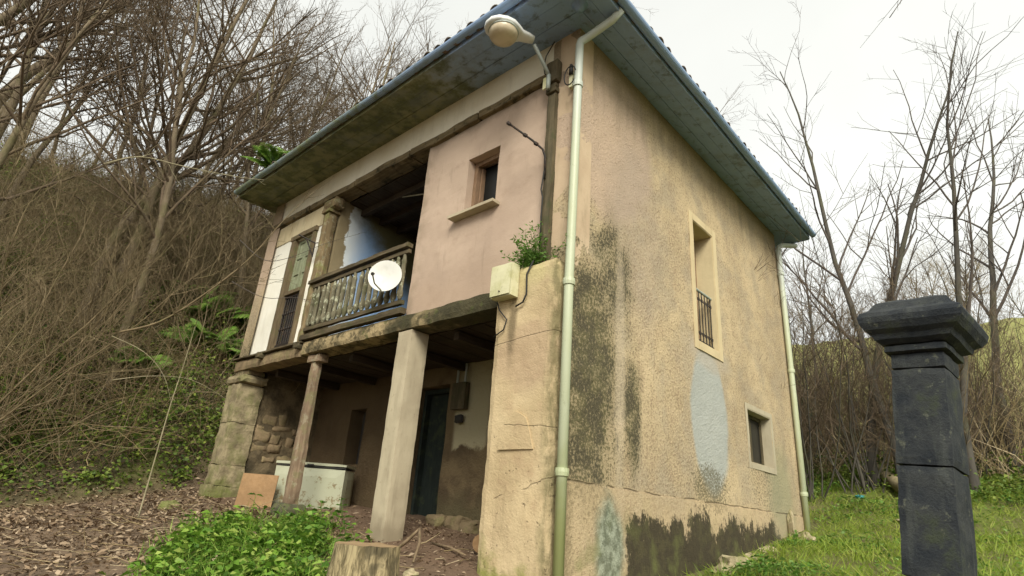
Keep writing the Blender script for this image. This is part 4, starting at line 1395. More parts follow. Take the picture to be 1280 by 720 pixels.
# firewood and sticks
m = MB().tube([(-1.75, 0.55, 0.16), (-1.45, 0.95, 0.17)], 0.09, 12)
F_ = thing('firewood_log', 'short sawn log lying in the porch beside the corner pier', 'log', (-1.6, 0.75, 0.08))
MB().tube([(-1.42, 0.42, 0.19), (-1.55, 0.90, 0.20)], [0.095, 0.085], 12, False).part('bark', 'mossblock', F_, True)
MB().lathe([(0.094, 0), (0.094, 0.004)], (-1.419, 0.417, 0.19), (0.26, -0.96, 0), 12).part('cut_face', 'board', F_)
for i, (a, b, r_, lab) in enumerate([((-2.10, -0.25, 0.02), (-1.78, -0.15, 0.30), 0.018, 'thin stick propped up on the porch earth behind the stump'),
                                  ((-1.78, -0.15, 0.30), (-1.52, -0.40, 0.0), 0.016, 'dark stick leaning against another behind the stump'),
                                  ((-2.25, 0.45, 0.13), (-1.35, 0.15, 0.08), 0.015, 'long stick lying flat across the porch floor')]):
    a, b = Vector(a), Vector(b)
    mid_ = a.lerp(b, 0.5) + Vector((0.02, 0.02, 0.015))
    o = MB().tube([a, mid_, b], [r_, r_ * 1.1, r_ * 0.7], 6)
    o = link('stick', o.v, o.f, 'log', None, True)
    tag(o, lab, 'stick')

# mossy fallen log and scrap at the right rear
pts = [Vector((1.75 - 0.28 * t * 6, 8.2 + 0.5 * t * 6, 0)) for t in np.linspace(0, 1, 8)]
pts = [Vector((p.x, p.y, float(gz(p.x, p.y)) + 0.16)) for p in pts]
m = MB().tube(pts, [0.10, 0.13, 0.14, 0.15, 0.13, 0.14, 0.12, 0.10], 10)
o = link('fallen_log', [v + mnoise.noise_vector(v * 5) * 0.03 for v in m.v], m.f, 'pierstone', None, True)
tag(o, 'mossy fallen log at the foot of the thicket behind the house', 'log')
m = stone_mesh(0.10, 0.07, 0.03, 31)
o = link('plastic_scrap', [v + mnoise.noise_vector(v * 30) * 0.02 for v in m.v], m.f, 'teal', None, False, (0.55, 8.6, float(gz(0.55, 8.6)) + 0.10))
tag(o, 'scrap of teal plastic on the bank beyond the far downpipe', 'plastic')

# gate pillar at the right
gp = at(1151, 690, 4.6)
gzb = float(gz(gp.x, gp.y)) - 0.1
P_ = thing('gate_pillar', 'dark leaning stone gate pillar with moulded cap at the right edge', 'gate pillar', (gp.x, gp.y, gzb))
hw = 0.16
GZ = 1.72
zsh = [gzb, gzb + 0.72, gzb + 1.38, gzb + 2.02, GZ]
rot = Matrix.Rotation(R(-8), 3, 'Z')


def place(q, nm, mt, smooth=False):
    q.v = [rot @ Vector((p.x, p.y, 0)) + Vector((gp.x, gp.y, p.z)) for p in q.v]
    return q.part(nm, mt, P_, smooth)


for i in range(4):
    place(MB().rbox(-hw + 0.004 * (i % 2), hw - 0.003 * (i % 2), -hw + 0.003 * i, hw - 0.002 * i, zsh[i], zsh[i + 1] - 0.004, 0.05, 0.007, 7, 200 + 7 * i, 0.007), 'shaft_block', 'gate')
place(MB().rbox(-hw - 0.03, hw + 0.03, -hw - 0.03, hw + 0.03, GZ, GZ + 0.06, 0.08, 0.006, 4, 201, 0.012), 'necking', 'gate')
m = MB()
prf = [(hw + 0.018, GZ + 0.062), (hw + 0.063, GZ + 0.085), (hw + 0.076, GZ + 0.120), (hw + 0.112, GZ + 0.145), (hw + 0.140, GZ + 0.190), (hw + 0.148, GZ + 0.230), (hw + 0.135, GZ + 0.265), (hw + 0.090, GZ + 0.300), (hw + 0.054, GZ + 0.360), (hw - 0.020, GZ + 0.400), (hw - 0.100, GZ + 0.420), (0.01, GZ + 0.43)]
nseg = 6
for hw_, z_ in prf:
    ringp = []
    for s in range(4):
        for t in range(nseg):
            q = -1 + 2 * t / nseg
            ringp.append([(q, -1), (1, q), (-q, 1), (-1, -q)][s])
    for (a_, b_) in ringp:
        m.v.append(Vector((a_ * hw_, b_ * hw_, z_)) + mnoise.noise_vector(Vector((a_ * 2, b_ * 2, z_ * 5))) * 0.008)
nr = 4 * nseg
for j in range(len(prf) - 1):
    for k in range(nr):
        m.f.append((j * nr + k, j * nr + (k + 1) % nr, (j + 1) * nr + (k + 1) % nr, (j + 1) * nr + k))
m.f.append(tuple(range(nr))[::-1])
m.f.append(tuple(range((len(prf) - 1) * nr, len(prf) * nr)))
place(m, 'cap', 'gate')
P_.rotation_mode = 'AXIS_ANGLE'
P_.rotation_axis_angle = (R(7.0), FW.x, FW.y, 0.0)       # the pillar leans


# ------------------------------------------------------------------ bare trees
def tubes_np(paths, radii, n):
    """many tubes of equal point count as one vertex and one quad array"""
    paths = np.asarray(paths)
    radii = np.asarray(radii)
    K, Pn, _ = paths.shape
    t = np.gradient(paths, axis=1)
    t /= np.linalg.norm(t, axis=2, keepdims=True) + 1e-9
    ref = np.where(np.abs(t[:, :1, 2:3]) > 0.8, np.array([[[1., 0, 0]]]), np.array([[[0, 0, 1.]]]))
    ref = np.broadcast_to(ref, t.shape)
    a = np.cross(t, ref)
    a /= np.linalg.norm(a, axis=2, keepdims=True) + 1e-9
    b = np.cross(t, a)
    w = np.arange(n) * 2 * np.pi / n
    vs_ = paths[:, :, None] + radii[:, :, None, None] * (a[:, :, None] * np.cos(w)[None, None, :, None] + b[:, :, None] * np.sin(w)[None, None, :, None])
    idx = np.arange(K * Pn * n).reshape(K, Pn, n)
    q = np.stack([idx[:, :-1], np.roll(idx, -1, 2)[:, :-1], np.roll(idx, -1, 2)[:, 1:], idx[:, 1:]], -1).reshape(-1, 4)
    return vs_.reshape(-1, 3), q


def grow(r, starts, dirs, lens, rads, npts, wander, up, taper=0.25):
    """grow curved shoots"""
    K = len(starts)
    P = np.zeros((K, npts, 3))
    P[:, 0] = starts
    d = dirs / np.linalg.norm(dirs, axis=1, keepdims=True)
    st = (lens / (npts - 1))[:, None]
    for i in range(1, npts):
        d = d + r.normal(0, wander, (K, 3)) + np.array([0, 0, up])
        d /= np.linalg.norm(d, axis=1, keepdims=True)
        P[:, i] = P[:, i - 1] + d * st
    rad = rads[:, None] * np.linspace(1, taper, npts)[None]
    return P, rad


def children(r, P, rad, per, tlo, thi, ang, lfac, lens, rfac, rmin):
    K, n, _ = P.shape
    par = np.repeat(np.arange(K), per)
    t = r.uniform(tlo, thi, len(par)) * (n - 1)
    i0 = np.minimum(t.astype(int), n - 2)
    f = (t - i0)[:, None]
    s = P[par, i0] * (1 - f) + P[par, i0 + 1] * f
    d = P[par, i0 + 1] - P[par, i0]
    d /= np.linalg.norm(d, axis=1, keepdims=True)
    rv = r.normal(0, 1, d.shape)
    side = np.cross(d, rv)
    side /= np.linalg.norm(side, axis=1, keepdims=True) + 1e-9
    an = np.radians(r.uniform(ang[0], ang[1], len(par)))[:, None]
    nd = d * np.cos(an) + side * np.sin(an)
    ln = lens[par] * r.uniform(lfac[0], lfac[1], len(par)) * (1.15 - 0.6 * t / (n - 1))
    rr = np.maximum(rad[par, i0] * rfac, rmin)
    return s, nd, ln, rr


def tree_proto(seed, h, r0, lean, nb=16, ns=7, nt=5, sparse=0.30, spread=(30, 60), bfac=(0.28, 0.5), multi=1):
    r = np.random.default_rng(seed)
    if multi == 1:
        st, dr_ = np.zeros((1, 3)), np.array([[lean[0], lean[1], 1.0]])
        ln, rd = np.array([h]), np.array([r0])
    else:
        st = r.normal(0, 0.12, (multi, 3)) * [1, 1, 0]
        dr_ = r.normal(0, 0.22, (multi, 3)) * [1, 1, 0] + [lean[0], lean[1], 1.0]
        ln, rd = h * r.uniform(0.6, 1.05, multi), r0 * r.uniform(0.6, 1.1, multi)
    st[:, 2] = -0.3
    P0, R0 = grow(r, st, dr_, ln, rd, 14, 0.07, 0.03, 0.16)
    R0[:, 0] *= 1.35
    tv = tubes_np(P0, R0, 8)
    s, d, l, q = children(r, P0, R0, nb, sparse, 0.97, spread, bfac, ln, 0.5, 0.008)
    P1_, R1_ = grow(r, s, d, l, q, 8, 0.10, 0.06, 0.3)
    s, d, l, q = children(r, P1_, R1_, ns, 0.2, 0.98, (25, 55), (0.35, 0.65), l, 0.55, 0.005)
    P2_, R2_ = grow(r, s, d, l, q, 5, 0.12, 0.05, 0.45)
    s, d, l, q = children(r, P2_, R2_, nt, 0.2, 1.0, (20, 55), (0.35, 0.7), l, 0.6, 0.0035)
    P3_, R3_ = grow(r, s, d, l, q, 4, 0.12, 0.05, 0.6)
    V, Q = [], []
    off = 0
    for v_, q_ in (tubes_np(P1_, R1_, 5), tubes_np(P2_, R2_, 4), tubes_np(P3_, R3_, 3)):
        V.append(v_)
        Q.append(q_ + off)
        off += len(v_)
    return np_mesh('trunk', *tv), np_mesh('crown', np.concatenate(V), np.concatenate(Q))


PROTO = []
for i, kw in enumerate([dict(h=11, r0=0.15, lean=(0.10, 0.03)), dict(h=9, r0=0.085, lean=(0.2, 0.0)), dict(h=13, r0=0.16, lean=(0.05, 0.04)),
                        dict(h=10, r0=0.12, lean=(0.14, 0.10), nb=20), dict(h=8, r0=0.075, lean=(0.24, -0.05)), dict(h=12, r0=0.115, lean=(0.07, -0.03), nb=20)]):
    PROTO.append(tree_proto(100 + i, **kw))
UPR = [tree_proto(150 + i, h=h_, r0=r_, lean=(l_, 0.0), nb=nb_, ns=4, nt=3, sparse=0.25, spread=(18, 42), bfac=(0.22, 0.42)) for i, (h_, r_, l_, nb_) in enumerate([(11, 0.10, 0.02, 12), (12, 0.085, -0.02, 13), (10, 0.075, 0.05, 12)])]
FORK = tree_proto(160, h=10.5, r0=0.15, lean=(0.0, 0.0), nb=9, ns=5, nt=3, multi=3, sparse=0.4, spread=(20, 45), bfac=(0.2, 0.38))
CLUMP = [tree_proto(200 + i, h=hh, r0=0.024, lean=(0.15, 0.0), nb=7, ns=5, nt=4, multi=mm, sparse=0.2) for i, (hh, mm) in enumerate([(6, 8), (5, 7), (7.5, 9)])]


def tree(proto, x, y, s, rz, label, group=None, mats=('bark', 'twigmid'), name='bare_tree', tilt=(0, 0), z=None):
    tm_, cm_ = proto
    o_ = bpy.data.objects.new(name, None)
    COL.objects.link(o_)
    o_.location = (x, y, float(gz(x, y)) if z is None else z)
    o_.rotation_euler = (tilt[0], tilt[1], rz)
    o_.scale = (s, s, s)
    tag(o_, label, 'tree' if 'tree' in name else 'shrub', group)
    for nm, mm, mt in (('trunk', tm_, mats[0]), ('crown', cm_, mats[1])):
        me_ = mm
        key = (mm.name, mt)
        if key not in TREEMATS:
            if mm.materials and mm.materials[0] != MAT[mt]:
                me_ = mm.copy()
            if not me_.materials:
                me_.materials.append(MAT[mt])
            else:
                me_.materials[0] = MAT[mt]
            if nm == 'trunk':
                me_.shade_smooth()
            TREEMATS[key] = me_
        c = bpy.data.objects.new(nm, TREEMATS[key])
        COL.objects.link(c)
        c.parent = o_
    return o_


TREEMATS = {}


def pix(x, y, z):
    v = Vector((x, y, z)) - CAM
    d_ = v.dot(FW)
    return (640 + FPX * v.dot(RT) / d_, 360 - FPX * v.dot(UP) / d_) if d_ > 0.1 else (-999, 0)


def whereabouts(x, y, what, behind=False):
    px, py = pix(x, y, float(gz(x, y)) + 3)
    dist = math.hypot(x - CAM.x, y - CAM.y)
    if behind:
        side_ = 'between far downpipe and gate pillar' if px < 1090 else 'hidden by the gate pillar' if px < 1180 else 'right of the gate pillar'
        dep = 'front edge of the thicket' if dist < 15.5 else 'middle of the thicket' if dist < 18 else 'back of the thicket'
        return f'{what} {side_}, {dep}'
    side_ = 'at the far left of the slope' if px < 130 else 'left part of the slope' if px < 215 else 'slope midway to the roof' if px < 290 else 'slope directly beside the roof end' if px < 360 else 'slope behind the roof'
    dep = 'near the bank foot' if x > -12 else 'halfway up' if x > -17 else 'high up'
    return f'{what} {side_}, {dep}'


rr_ = random.Random(5)
# the big leaning trunk at the left and a few that stand out
p = at(178, 372, 15.0)
tree(PROTO[1], p.x, p.y, 1.25, R(10), 'pale leaning trunk rising from the brush at the left edge')
p = at(383, 175, 17.5)
tree(PROTO[2], p.x, p.y, 0.8, R(70), 'crooked mossy trunk just above the left end of the roof')
p = at(343, 150, 19)
tree(PROTO[5], p.x, p.y, 0.95, R(130), 'slim dark trunk beside the crooked one above the roof')
p = at(235, 220, 16.5)
tree(PROTO[3], p.x, p.y, 1.1, R(200), 'slender trunk forking high above the left slope')
k = 0
while k < 46:
    x = rr_.uniform(-26, -10.2)
    y = rr_.uniform(-9, 16)
    if x > -11.5 and y > -0.5 and y < 8:
        continue
    pr = rr_.choice(PROTO)
    tree(pr, x, y, rr_.uniform(0.7, 1.25), rr_.uniform(-0.7, 0.7), whereabouts(x, y, {0: 'tall bare tree', 1: 'slender bare tree', 2: 'thick trunked bare tree', 3: 'spreading bare tree', 4: 'small bare tree', 5: 'slim many branched bare tree'}[PROTO.index(pr)]), 'bare trees on the left slope')
    k += 1
for k in range(72):
    x = rr_.uniform(-16, -9.4)
    y = rr_.uniform(-7, 13)
    if x > -10.8 and -1.5 < y < 8:
        x -= 1.5
    tree(rr_.choice(CLUMP), x, y, rr_.uniform(0.5, 1.05), rr_.uniform(0, 6.28), whereabouts(x, y, 'clump of thin bare stems'), 'bare shrubs on the left slope', ('twig', 'twig'), 'bare_shrub')
# right hand side, behind the house
for (px, py, d, pi, s, rz, lab) in [(985, 440, 15.5, FORK, 0.9, 2.6, 'thick forked dark tree right behind the far downpipe'),
                                    (1072, 470, 14.5, UPR[0], 1.0, 0.4, 'tall straight dark tree left of the gate pillar cap'),
                                    (1105, 470, 14.0, UPR[1], 1.05, 4.4, 'tall dark tree rising directly above the gate pillar cap'),
                                    (1025, 470, 21, UPR[2], 1.05, 3.6, 'slim dark tree behind the eave tip at the right'),
                                    (1195, 500, 14, UPR[2], 1.1, 2.2, 'dark tree right of the gate pillar'),
                                    (1255, 520, 17, UPR[0], 1.1, 1.2, 'dark tree at the far right edge')]:
    p = at(px, py, d)
    tree(pi, p.x, p.y, s, rz, lab, None, ('barkdark', 'twigdark'))
for k in range(32):
    p = at(rr_.uniform(975, 1290), 600, rr_.uniform(13.0, 20))
    tree(rr_.choice(CLUMP), p.x, p.y, rr_.uniform(0.55, 0.95), rr_.uniform(0, 6.28), whereabouts(p.x, p.y, 'clump of thin stems', True), 'thicket stems behind the house', ('barkdark', 'twigmid'), 'bare_shrub')
for k in range(14):
    p = at(rr_.uniform(960, 1330), 450, rr_.uniform(45, 75))
    tree(rr_.choice(PROTO), p.x, p.y, rr_.uniform(0.6, 0.9), rr_.uniform(0, 6.28), 'distant bare tree on the meadow slope at the right', 'distant trees on the meadow', ('barkdark', 'twig'))


# ------------------------------------------------------------------ leaves, canes, grass
def leaf_arrays(pos, ax_, nrm, ln, wd, fold=0.25, droop=0.0):
    """one folded quad for each leaf"""
    ax_ = ax_ / (np.linalg.norm(ax_, axis=1, keepdims=True) + 1e-9)
    sd2 = np.cross(nrm, ax_)
    sd2 /= np.linalg.norm(sd2, axis=1, keepdims=True) + 1e-9
    up2 = np.cross(ax_, sd2)
    ln, wd = ln[:, None], wd[:, None]
    b0 = pos
    r_ = pos + ax_ * ln * 0.45 + sd2 * wd * 0.5 + up2 * wd * fold
    l_ = pos + ax_ * ln * 0.45 - sd2 * wd * 0.5 + up2 * wd * fold
    tp_ = pos + ax_ * ln - up2 * ln * droop
    V = np.stack([b0, r_, tp_, l_], 1).reshape(-1, 3)
    Q = np.arange(len(pos) * 4).reshape(-1, 4)
    return V, Q


def stuff(name, V, Q, mat, label, cat):
    me_ = np_mesh(name, V, Q)
    o_ = link_me(name, me_, mat)
    o_['kind'] = 'stuff'
    o_['label'] = label
    o_['category'] = cat
    return o_


def nz2(x, y, f, s=0.0):
    """cheap value noise, about -1..1"""
    return (np.sin(x * f * 1.0 + 1.3 + s) * np.sin(y * f * 1.17 + 0.4 + s * 2) + 0.6 * np.sin(x * f * 2.3 + y * f * 1.1 + s) * np.sin(y * f * 2.1 - x * f * 0.7) + 0.4 * np.sin(x * f * 4.7 - y * f * 3.9 + s)) / 1.6


def rand_dirs(n, zlo, zhi):
    a = rng.uniform(0, 2 * np.pi, n)
    z = rng.uniform(zlo, zhi, n)
    c = np.sqrt(np.maximum(0, 1 - z * z))
    return np.stack([np.cos(a) * c, np.sin(a) * c, z], 1)


A_, B__ = np.array([-0.3, -2.75]), np.array([-4.9, -0.45])
AB = B__ - A_
ABl = np.hypot(*AB)


def clover_mask(x, y):
    t = ((x - A_[0]) * AB[0] + (y - A_[1]) * AB[1]) / ABl ** 2
    s_ = ((x - A_[0]) * -AB[1] + (y - A_[1]) * AB[0]) / ABl
    e = nz2(x, y, 2.6)
    e2 = nz2(x, y, 7.0, 3.0)
    return (1 - smooth(0.72, 1.12, t + e * 0.10)) * (1 - smooth(0.40, 1.10, np.abs(s_) + e * 0.22)) * (0.25 + 0.75 * smooth(-0.55, 0.1, e2 + 0.6 * e))


def scatter(n, x0, x1, y0, y1, mask):
    xs_, ys_ = [], []
    c = 0
    while c < n:
        x = rng.uniform(x0, x1, n * 2)
        y = rng.uniform(y0, y1, n * 2)
        k = rng.uniform(0, 1, n * 2) < mask(x, y)
        xs_.append(x[k])
        ys_.append(y[k])
        c += k.sum()
    return np.concatenate(xs_)[:n], np.concatenate(ys_)[:n]


# bright ground cover before the porch
x, y = scatter(17000, -5.6, 0.6, -3.6, 0.3, clover_mask)
hgt_ = (0.05 + 0.15 * np.clip(nz2(x, y, 3.1, 2.0) + 0.3, 0, 1) + 0.14 * np.clip(nz2(x, y, 9.0, 5.0), 0, 1)) * clover_mask(x, y)
z = gz(x, y) + hgt_ * np.sqrt(rng.uniform(0.05, 1.0, len(x)))
V, Q = leaf_arrays(np.stack([x, y, z], 1), rand_dirs(len(x), -0.25, 0.55), rand_dirs(len(x), 0.5, 1.0), rng.uniform(0.03, 0.085, len(x)), rng.uniform(0.022, 0.06, len(x)), 0.2, 0.15)
xg, yg = scatter(4200, -5.6, 0.6, -3.6, 0.1, lambda x, y: clover_mask(x, y) ** 0.5)
Vg, Qg = leaf_arrays(np.stack([xg, yg, gz(xg, yg)], 1), rand_dirs(len(xg), 0.5, 1.0), rand_dirs(len(xg), -0.3, 0.3), rng.uniform(0.10, 0.34, len(xg)), rng.uniform(0.005, 0.011, len(xg)), 0.1, 0.25)
xb, yb_ = scatter(2600, -5.2, 0.3, -3.4, 0.0, lambda x, y: clover_mask(x, y) * smooth(0.1, 0.5, nz2(x, y, 4.0, 6)))
Vb, Qb = leaf_arrays(np.stack([xb, yb_, gz(xb, yb_) + rng.uniform(0.06, 0.24, len(xb))], 1), rand_dirs(len(xb), -0.4, 0.6), rand_dirs(len(xb), 0.4, 1.0), rng.uniform(0.06, 0.13, len(xb)), rng.uniform(0.03, 0.07, len(xb)), 0.2, 0.3)
V, Q = np.concatenate([V, Vg, Vb]), np.concatenate([Q, Qg + len(V), Qb + len(V) + len(Vg)])
stuff('ground_cover', V, Q, 'clover', 'bright green low plants spread before the porch', 'ground cover')

# dead leaves
def litter_mask(x, y):
    return (1 - 0.75 * clover_mask(x, y)) * smooth(-1.6, -3.2, x + 0.0 * y) * (0.45 + 0.55 * smooth(-0.4, 0.4, nz2(x, y, 0.9, 4))) * np.where((y > 0) & (x > -8), 0.10, 1.0)


def smooth_(a, b, x):
    return smooth(a, b, x) if a < b else 1 - smooth(b, a, x)


litter_mask = lambda x, y: (1 - 0.75 * clover_mask(x, y)) * smooth_(-1.4, -3.0, x) * (0.5 + 0.5 * smooth(-0.4, 0.4, nz2(x, y, 0.9, 4))) * np.where((y > -0.1) & (x > -8), 0.06, 1.0) * np.where(x < -10, 0.35, 1)
x, y = scatter(24000, -13.5, -1.4, -7.5, 3.0, litter_mask)
z = gz(x, y) + rng.uniform(0.004, 0.035, len(x))
V, Q = leaf_arrays(np.stack([x, y, z], 1), rand_dirs(len(x), -0.25, 0.35), rand_dirs(len(x), 0.6, 1.0), 0.03 + 0.10 * rng.uniform(0, 1, len(x)) ** 1.8, 0.015 + 0.05 * rng.uniform(0, 1, len(x)) ** 1.5, 0.4, -0.2)
stuff('leaf_litter', V, Q, 'dead', 'dry brown dead leaves covering the ground at the left', 'leaf litter')
n = 900
x, y = scatter(n, -12, -1.2, -7, 0.2, lambda x, y: np.ones_like(x))
P, Rd = grow(rng, np.stack([x, y, gz(x, y) + 0.03], 1), rand_dirs(n, -0.08, 0.12), rng.uniform(0.10, 0.6, n), rng.uniform(0.003, 0.008, n), 5, 0.14, 0.0, 0.4)
stuff('ground_twigs', *tubes_np(P, Rd, 4), 'brush', 'fallen twigs strewn over the leaf litter', 'twigs')
# chips and leaf crumbs on the porch earth
x, y = scatter(2600, -5.0, -0.9, -0.9, 1.6, lambda x, y: np.ones_like(x))
z = gz(x, y) + rng.uniform(0.003, 0.012, len(x))
V, Q = leaf_arrays(np.stack([x, y, z], 1), rand_dirs(len(x), -0.2, 0.3), rand_dirs(len(x), 0.7, 1.0), rng.uniform(0.015, 0.06, len(x)), rng.uniform(0.008, 0.025, len(x)), 0.3, 0)
stuff('porch_debris', V, Q, 'dead', 'wood chips and leaf crumbs on the porch floor', 'debris')

# the bank: ivy and undergrowth, brambles
def bank_ok(x, y):
    toe = -8.7 - 0.25 * np.clip(y - 9, 0, 60) + 0.35 * np.sin(y * 0.9) - 0.25 * np.clip(-y - 3, 0, 30)
    return toe - x


def ivy_mask(x, y):
    d = bank_ok(x, y)
    return smooth(-0.15, 0.4, d) * smooth_(11.0, 3.0, d) * (0.25 + 0.75 * smooth(-0.35, 0.35, nz2(x, y, 1.5, 1)) + 0.6 * smooth(-1.6, 0.2, y) * smooth_(3.5, 2.0, y) * smooth(-12.5, -10.5, x))


x, y = scatter(95000, -19, -8.2, -9, 11, ivy_mask)
hh = 0.10 + 0.85 * np.clip(nz2(x, y, 1.9, 3) + 0.25, 0, 1) + 0.9 * smooth(-1.6, 0.2, y) * smooth_(3.5, 2.0, y) * smooth(-12.5, -10.5, x) * np.clip(nz2(x, y, 2.6, 1) + 0.7, 0, 1)
z = gz(x, y) + hh * rng.uniform(0.02, 1, len(x)) ** 0.8
V, Q = leaf_arrays(np.stack([x, y, z], 1), rand_dirs(len(x), -0.5, 0.4), rand_dirs(len(x), 0.1, 1.0) + np.array([0.5, 0, 0]), rng.uniform(0.04, 0.10, len(x)), rng.uniform(0.03, 0.075, len(x)), 0.15, 0.2)
stuff('ivy_undergrowth', V, Q, 'ivy', 'dark green ivy and undergrowth over the bank at the left', 'ivy')


def canes(name, n, x0, x1, y0, y1, mask, lens, rad, mat, label, lean, sag=-0.10, npts=6):
    x, y = scatter(n, x0, x1, y0, y1, mask)
    st_ = np.stack([x, y, gz(x, y) - 0.03], 1)
    d_ = rand_dirs(n, 0.25, 1.0) + np.array(lean)
    P, Rd = grow(rng, st_, d_, rng.uniform(*lens, n), rng.uniform(*rad, n), npts, 0.16, sag, 0.4)
    V, Q = tubes_np(P, Rd, 3)
    return stuff(name, V, Q, mat, label, 'brambles')


canes('brambles', 13000, -22, -8.9, -10, 15, lambda x, y: smooth(0.1, 2.2, bank_ok(x, y)) * (0.35 + 0.65 * smooth(-0.3, 0.4, nz2(x, y, 1.1, 7))), (0.7, 2.6), (0.003, 0.008), 'brush', 'tangle of dry brown brambles over the upper bank', (0.35, -0.1, 0))
x, y = scatter(26000, -22, -8.8, -10, 15, lambda x, y: smooth(1.0, 4.0, bank_ok(x, y)))
z = gz(x, y) + rng.uniform(0.0, 1.1, len(x)) ** 1.5
V, Q = leaf_arrays(np.stack([x, y, z], 1), rand_dirs(len(x), -0.6, 0.4), rand_dirs(len(x), 0.0, 1.0), rng.uniform(0.04, 0.10, len(x)), rng.uniform(0.02, 0.05, len(x)), 0.3, 0.1)
stuff('bramble_leaves', V, Q, 'brushleaf', 'withered bramble leaves over the upper bank', 'leaves')

canes('bank_canes', 600, -11.5, -9.0, -6, 1.2, lambda x, y: smooth(0.2, 0.8, bank_ok(x, y)), (1.2, 3.2), (0.004, 0.010), 'brush', 'long loose canes reaching out from the bank towards the house', (0.7, -0.1, 0.5), -0.05, 8)
# behind the house at the right
right_ok = lambda x, y: np.where((x < 0.2) & (y < 7.2), 0.0, 1.0)
x, y = scatter(38000, -4, 7, 1.2, 14, lambda x, y: right_ok(x, y) * (0.4 + 0.6 * smooth(-0.4, 0.3, nz2(x, y, 1.8, 5))) * smooth_(14.5, 10, y))
dd_ = rand_dirs(len(x), 0.35, 1.0)
V, Q = leaf_arrays(np.stack([x, y, gz(x, y) - 0.01], 1), dd_, rand_dirs(len(x), -0.3, 0.3), rng.uniform(0.07, 0.24, len(x)), rng.uniform(0.006, 0.014, len(x)), 0.1, 0.25)
stuff('grass', V, Q, 'grass', 'rough green grass along the side wall and behind the house', 'grass')
x, y = scatter(13000, -3, 5, 2.2, 12.5, lambda x, y: right_ok(x, y) * smooth(-0.1, 0.5, nz2(x, y, 2.1, 8)) * (0.25 + 0.75 * smooth_(1.6, 0.4, np.abs(x - 0.2)) * smooth_(8, 6, y) + 0.6 * smooth(7.5, 9, y)))
z = gz(x, y) + (0.05 + 0.2 * np.clip(nz2(x, y, 2.8, 1), 0, 1)) * rng.uniform(0, 1, len(x))
V, Q = leaf_arrays(np.stack([x, y, z], 1), rand_dirs(len(x), -0.2, 0.6), rand_dirs(len(x), 0.4, 1.0), rng.uniform(0.03, 0.08, len(x)), rng.uniform(0.02, 0.05, len(x)), 0.2, 0.15)
stuff('weeds', V, Q, 'nettle', 'leafy green weeds at the foot of the side wall', 'weeds')
canes('thicket', 5200, -9, 9, 9.0, 20, lambda x, y: smooth(9, 12, y) * np.where(x < -6, 0.5, 1.0), (1.0, 4.0), (0.004, 0.011), 'brush', 'dense dry thicket of thin stems behind the house', (0, 0, 0.35), 0.02)
x, y = scatter(24000, -6, 8, 8.2, 15, lambda x, y: smooth(8.0, 10.0, y) * (0.3 + 0.7 * smooth(-.3, .4, nz2(x, y, 1.4, 9))))
z = gz(x, y) + rng.uniform(0.0, 1.0, len(x)) * (0.15 + 0.75 * np.clip(nz2(x, y, 1.7, 2) + 0.2, 0, 1))
V, Q = leaf_arrays(np.stack([x, y, z], 1), rand_dirs(len(x), -0.5, 0.5), rand_dirs(len(x), 0.2, 1.0), rng.uniform(0.05, 0.11, len(x)), rng.uniform(0.03, 0.07, len(x)), 0.2, 0.15)
stuff('thicket_undergrowth', V, Q, 'ivy', 'mossy green undergrowth at the foot of the thicket behind the house', 'undergrowth')


# ferns and single plants
def frond(base, dr_, ln, n=14, wide=0.28, face=(0, 0, 1.0)):
    """arching fern frond: rachis plus pinnae"""
    d = np.array(dr_, float)
    d /= np.linalg.norm(d)
    t = np.linspace(0, 1, n)
    P = np.array(base)[None] + d[None] * (t[:, None] * ln) + np.array([0, 0, -1.0])[None] * (t[:, None] ** 2.2) * ln * 0.35
    face = np.array(face, float)
    hor = np.cross(d, face)
    hor /= np.linalg.norm(hor) + 1e-9
    V, Q = tubes_np(P[None], np.linspace(0.006, 0.002, n)[None], 3)
    Vs, Qs, off = [V], [Q], len(V)
    pos, axs, lns = [], [], []
    for i in range(2, n):
        for q in range(2):
            for s_ in (-1, 1):
                f = (i + q * 0.5 - 0.25) / n
                pp_ = P[i] if q == 0 else (P[i] + P[i - 1]) / 2
                pos.append(pp_)
                tg = P[i] - P[i - 1]
                tg = tg / np.linalg.norm(tg)
                axs.append(hor * s_ + tg * 0.45 + np.array([0, 0, -0.12]))
                lns.append(ln * wide * math.sin(math.pi * min(1, max(0.04, f)) ** 0.75) + 0.01)
    pos, axs, lns = np.array(pos), np.array(axs), np.array(lns)
    nr_ = np.broadcast_to(face, pos.shape)
    V, Q = leaf_arrays(pos, axs, nr_, lns, np.maximum(lns * 0.30, 0.012), 0.1, 0.15)
    Vs.append(V)
    Qs.append(Q + off)
    return np.concatenate(Vs), np.concatenate(Qs)


def fern(base, size, n, label, seed, tilt=(0, 0), up=(0.35, 0.9)):
    r = np.random.default_rng(seed)
    o_ = thing('fern', label, 'fern', tuple(base), 'ferns')
    for i in range(n):
        a = 2 * math.pi * (i + r.uniform(-.3, .3)) / n
        u_ = r.uniform(*up)
        V, Q = frond((0, 0, 0), (math.cos(a) + tilt[0], math.sin(a) + tilt[1], u_), size * r.uniform(0.7, 1.1), face=(0.6 + r.normal(0, .3), -0.5 + r.normal(0, .3), 0.75))
        me_ = np_mesh('frond', V, Q)
        link_me('frond', me_, 'fern', o_, (0, 0, 0))
    return o_


def onplane_y(px, py, Y):
    v = FW * FPX + RT * (px - 640) - UP * (py - 360)
    return CAM + v * ((Y - CAM.y) / v.y)


p = onplane_y(348, 212, -0.55)
fern((p.x, p.y, 6.56), 0.80, 15, 'yellow green fern growing on the left end of the roof edge', 1, (-.1, -.3), (0.6, 1.6))


